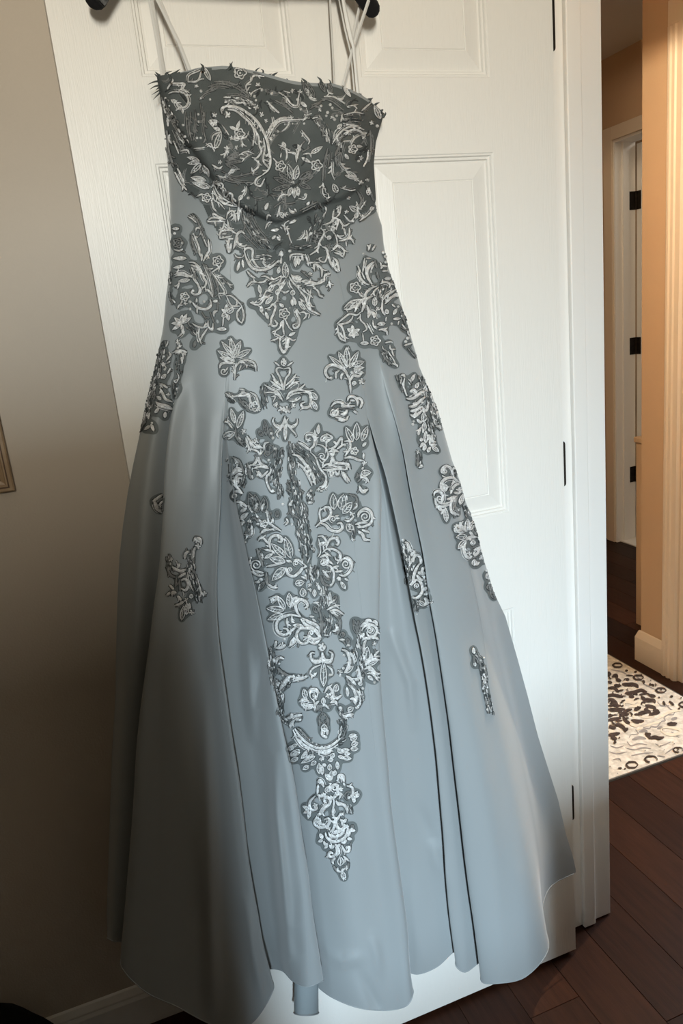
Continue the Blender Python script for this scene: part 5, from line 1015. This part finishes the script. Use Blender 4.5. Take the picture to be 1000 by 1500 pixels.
# ---- lace tips standing up along the neckline
fr = MB()
def tip(x0, y0, x1, y1, w, yv, bend=3):
    q = cat_rom([(x0, y0), ((x0 + x1) / 2 + bend * .5, (y0 + y1) / 2 - abs(bend) * .3), (x1, y1)], 2.0); n = len(q)
    vs = []; fs = []
    for i, p in enumerate(q):
        t = i / (n - 1); ww = w * (1 - t) ** .8 * .5 + .15; tg = q[min(i + 1, n - 1)] - q[max(i - 1, 0)]; nn = np.array([-tg[1], tg[0]]) / (np.hypot(*tg) + 1e-9)
        for k_, dd in ((-1, 0), (0, -.0012), (1, 0), (0, .0012)):
            vs.append(tuple(on_y(p[0] + nn[0] * ww * k_, p[1] + nn[1] * ww * k_, yv + dd - .004 * t) - np.array(inv)))
    for i in range(n - 1):
        for j in range(4): fs.append((4 * i + j, 4 * i + (j + 1) % 4, 4 * i + 4 + (j + 1) % 4, 4 * i + 4 + j))
    fr.add(vs, fs)
for a in ((240,118,216,124,4), (240,124,219,131,4), (238,114,227,105,5), (236,116,226,108,4), (241,112,252,104,4), (248,112,264,101,5), (240,128,222,139,3), (236,132,224,146,3), (242,116,236,104,4), (238,122,228,132,5), (244,118,230,116,6), (250,116,243,106,4),
          (296,104,293,93,6), (336,100,336,92,4), (340,102,341,90,4), (332,104,338,98,5), (384,110,382,101,4), (374,108,381,99,3), (398,116,407,106,6), (392,114,399,108,4), (418,122,419,115,4), (450,130,441,114,7), (446,126,442,116,5), (470,126,464,112,6), (482,128,481,116,4), (456,132,452,120,5), (474,130,470,118,4),
          (536,150,546,144,5), (542,154,546,143,6), (548,158,556,150,5), (556,164,561,160,5), (524,140,530,138,4), (532,148,528,138,3), (560,172,564,164,5)):
    tip(*a, yv=-.030 if a[0] < 250 else (-.075 if a[0] < 500 else -.045), bend=R.choice((-4, 3, 5)))
tag(fr.build('lace_fringe', M['bodice_net'], gown, True), kind='stuff')
# ---- seams
def seam(pts, w=1.1):
    L = Lace('seam', 0, 0, 1.); L.stroke(np.array(pts, float).reshape(-1, 2), w, False, True)
    vs = []; fs = []
    q = L.strokes[0][0]; tg = np.gradient(q, axis=0); ln = np.hypot(tg[:, 0], tg[:, 1]) + 1e-9; nn = np.stack([-tg[:, 1], tg[:, 0]], 1) / ln[:, None]; prev = None
    for i in range(len(q)):
        a, b, c = surf(*(q[i] - nn[i] * w / 2), .0002), surf(*q[i], .0006), surf(*(q[i] + nn[i] * w / 2), .0003)
        if None in (a, b, c) or (a[0] - c[0]).length > .01: prev = None; continue
        k = len(vs); vs += [a[0], b[0], c[0]]
        if prev is not None: fs += [(prev, prev + 1, k + 1, k), (prev + 1, prev + 2, k + 2, k + 1)]
        prev = k
    if fs: gobj('seam', [tuple(v) for v in vs], fs, M['satin'])
seam([530,506, 530,540, 530,576, 531,592]); seam([331,480, 331,520, 331,566]); seam([652,690, 668,750, 690,840, 706,920, 716,1000])
seam([516,770, 522,830, 530,900, 538,1000, 552,1120])
# ================================================================== hall runner rug
rug = empty('runner_rug', (1.36, .46, 0)); tag(rug, 'beige runner rug with dark brown floral pattern on the hall floor', 'rug')
RI = np.array([1.36, .46, 0])
rb = MB(); rb.box(.975 - RI[0], 1.750 - RI[0], .458 - RI[1], 2.9 - RI[1], .0005, .008); rb.build('pile', M['rug'], rug)
rb = MB(); rb.box(.970 - RI[0], 1.755 - RI[0], .4535 - RI[1], .4600 - RI[1], .0003, .0072); rb.build('binding', M['rug_edge'], rug)
rb = MB(); rb.box(1.747 - RI[0], 1.756 - RI[0], .4535 - RI[1], 2.9 - RI[1], .0003, .0072); rb.build('binding', M['rug_edge'], rug)
RL = Lace('rug', 880, 940, 6.817)
def rug_surf(x, y, off):
    p = on_z(x, y, .0082)
    if p[0] < .978 or p[0] > 1.746 or p[1] < .462: return None
    return Vector((p[0], p[1], .0082 + min(off, .0006) * .5)), Vector((0, 0, 1))
class Rug(Lace):
    z0 = 0.
    def sprout(s, q, w, g): pass
    def build_flat(s, name, mat):
        vs = []; fs = []; zo = s.z0
        for (q, w, g, taper) in s.strokes:
            zo += .000012
            n = len(q); tg = np.gradient(q, axis=0); ln = np.hypot(tg[:, 0], tg[:, 1]) + 1e-9; nn = np.stack([-tg[:, 1], tg[:, 0]], 1) / ln[:, None]; prev = None
            for i in range(n):
                t = i / (n - 1); ww = w * (.4 + .6 * min(1, 4 * t, 4 * (1 - t))) * .5 if taper else w * .5
                a = rug_surf(*(q[i] - nn[i] * ww), .001); c = rug_surf(*(q[i] + nn[i] * ww), .001)
                if a is None or c is None: prev = None; continue
                k = len(vs); vs += [a[0] - Vector(RI) + Vector((0, 0, zo)), c[0] - Vector(RI) + Vector((0, 0, zo))]
                if prev is not None: fs.append((prev, prev + 1, k + 1, k))
                prev = k
        for (x, y, r, g) in s.dots:
            ring = [rug_surf(x + r * math.cos(6.283 * j / 10), y + r * .62 * math.sin(6.283 * j / 10), .001) for j in range(10)]
            if None in ring: continue
            k = len(vs); zo += .000012; vs += [h[0] - Vector(RI) + Vector((0, 0, zo)) for h in ring]; fs.append(tuple(range(k, k + 10)))
        o = obj(name, [tuple(v) for v in vs], fs, mat, rug); o['kind'] = 'stuff'; return o
def ell(cx, cy, rx, ry, n=28, wob=.05, ph=0):
    return ' '.join('%.1f,%.1f' % (cx + rx * (1 + wob * math.cos(6 * t * 6.283 / n + ph)) * math.cos(t * 6.283 / n), cy + ry * (1 + wob * math.cos(6 * t * 6.283 / n + ph)) * math.sin(t * 6.283 / n)) for t in range(n + 1))
dk = Rug('d', 880, 940, 6.817)
txt = ''
for (cx, cy, rx, ry) in ((165, 240, 46, 20), (375, 362, 48, 22), (600, 490, 50, 22), (830, 632, 48, 24), (310, 1235, 56, 30), (500, 1178, 60, 30)):
    txt += 's2.4 ' + ell(cx, cy, rx, ry) + ';'
txt += '''d 600,490 12; d 770,1085 14; d 830,632 12; s1.8 ''' + ell(770, 1085, 48, 24) + ''';
s4 70,400 110,420; s5 110,360 150,340 160,380; s5 150,380 200,400; s5 130,440 190,450; s5 70,470 130,470 180,510 ; s5 210,430 280,430 320,420; s6 280,420 350,440 370,470; s5 240,520 330,510 400,490 460,510; s4 60,540 140,540 220,560; s6 250,515 310,530; s7 400,550 440,590 430,620; s6 450,600 520,590 540,620; s7 280,550 330,560; s6 480,540 545,555;
s5 70,580 120,590 170,640; s4 90,620 150,650 200,640; s5 70,680 150,685 240,680; s6 180,760 250,700 310,680; s6 440,640 520,660 550,680; s9 370,720 440,710 470,700 500,720; s9 480,740 540,720 590,710; s7 430,690 470,670; s6 330,690 400,660; s7 520,690 580,700; s6 300,790 370,800 430,800; s7 330,790 380,820; s5 70,790 130,780 200,770; s6 220,750 250,800 290,820; s5 160,830 220,860 240,900; s8 140,840 190,830; s5 80,850 150,870; s7 230,900 270,870; s5 70,940 140,930 190,920; s5 100,960 160,980; s4 180,970 190,960; s4 130,1000 150,1020; s5 70,750 110,740; s5 200,740 280,730; s5 260,400 270,370; s4 90,310 60,330; s5 60,350 100,320; s3 240,295 270,295; s3 330,310 360,305; s3 490,395 500,390; s4 480,430 500,435; s3 690,555 720,550; s3 620,600 640,640; s3 680,600 730,640; s3 770,670 790,680; s2 570,560 590,565;
s5 660,825 700,830 760,825; s4 690,810 720,840; s6 440,920 470,940 490,970; s6 480,970 540,960 580,970 630,960; s4 450,935 500,930; d 165,1325 8; d 440,1100 6; d 590,1055 7; d 630,1090 7; d 730,1030 7; d 720,1150 7; s2 170,1270 210,1270; s2 250,1270 230,1280; d 90,1255 6; d 180,1185 6; d 800,570 12; d 745,1190 5'''
_rr = random.Random(5)
for _ in range(75):
    x0, y0 = _rr.uniform(60, 560), _rr.uniform(300, 940); a = _rr.uniform(-.6, .6) + (3.14 if _rr.random() < .5 else 0); c_ = _rr.uniform(-.7, .7); L_ = _rr.uniform(30, 90)
    if x0 > 150 + (940 - y0) * .9: continue
    p_ = [(x0, y0)]
    for _k in range(3): a += c_; p_.append((p_[-1][0] + math.cos(a) * L_ / 3, p_[-1][1] + math.sin(a) * L_ / 3 * .6))
    txt += ';s%.1f ' % _rr.uniform(1.2, 2.6) + ' '.join('%.0f,%.0f' % q for q in p_)
dk.z0 = .0022; dk.parse(txt); dk.strokes = [(q, w * 1.08, g, t) for (q, w, g, t) in dk.strokes]; dk.build_flat('dark_pattern', M['rug_dark'])
cr = Rug('c', 880, 940, 6.817)
cr.z0 = .0010; cr.parse('s4 70,640 150,660 220,640; s5 230,640 240,590 300,580 380,600 360,640 280,650; s3 320,690 400,680 520,680 ; s3 230,770 250,740 320,740 330,790 260,800 230,770; s4 80,830 150,790 230,820 240,870 200,880; s3 380,740 450,760 540,740; s4 200,600 300,610 370,600; s3 400,620 460,640 580,630; s4 90,490 180,480 240,470; s3 450,560 500,580 560,560; s4 600,870 680,860 780,880 780,920 680,930 610,900 600,870; s3 60,900 130,910 150,960; s5 270,810 350,840 440,790; s4 560,780 620,740 700,700 800,690; s3 430,850 520,820 600,800; s3 350,880 420,860; s4 240,470 300,460 330,500; s4 300,620 340,620; d 500,960 16; d 580,1040 10; d 430,1085 12; d 720,1000 14')
cr.build_flat('cream_pattern', M['rug_cream'])
gr = Rug('g', 880, 940, 6.817)
gr.z0 = .0001; gr.parse('s2 280,960 300,930 370,920 350,880 410,860 480,870 500,850 560,850 600,800 640,790 630,760 670,730 720,730 740,700 800,690; s8 380,900 440,890 460,920; s10 310,980 380,960 450,970; s6 560,870 600,860 610,900; s2 260,1000 300,1040 380,1020 460,1030; s2 240,1060 330,1080 420,1060 500,1070; s2 90,1040 160,1060 230,1040; s2 80,1100 160,1120 260,1100; s2 540,1020 600,1040 700,1000; s2 640,1120 700,1080 720,1060; s2 300,1140 400,1120 520,1110; s2 640,620 700,680 760,690; s2 560,600 600,640 680,640; s2 420,420 500,460 540,480; s2 330,330 420,400; s2 100,280 200,300 260,330; s2 700,900 780,960; s2 120,1180 180,1170 200,1200; s6 700,780 760,760; s2 560,1140 640,1150')
gr.build_flat('grey_pattern', M['rug_grey'])
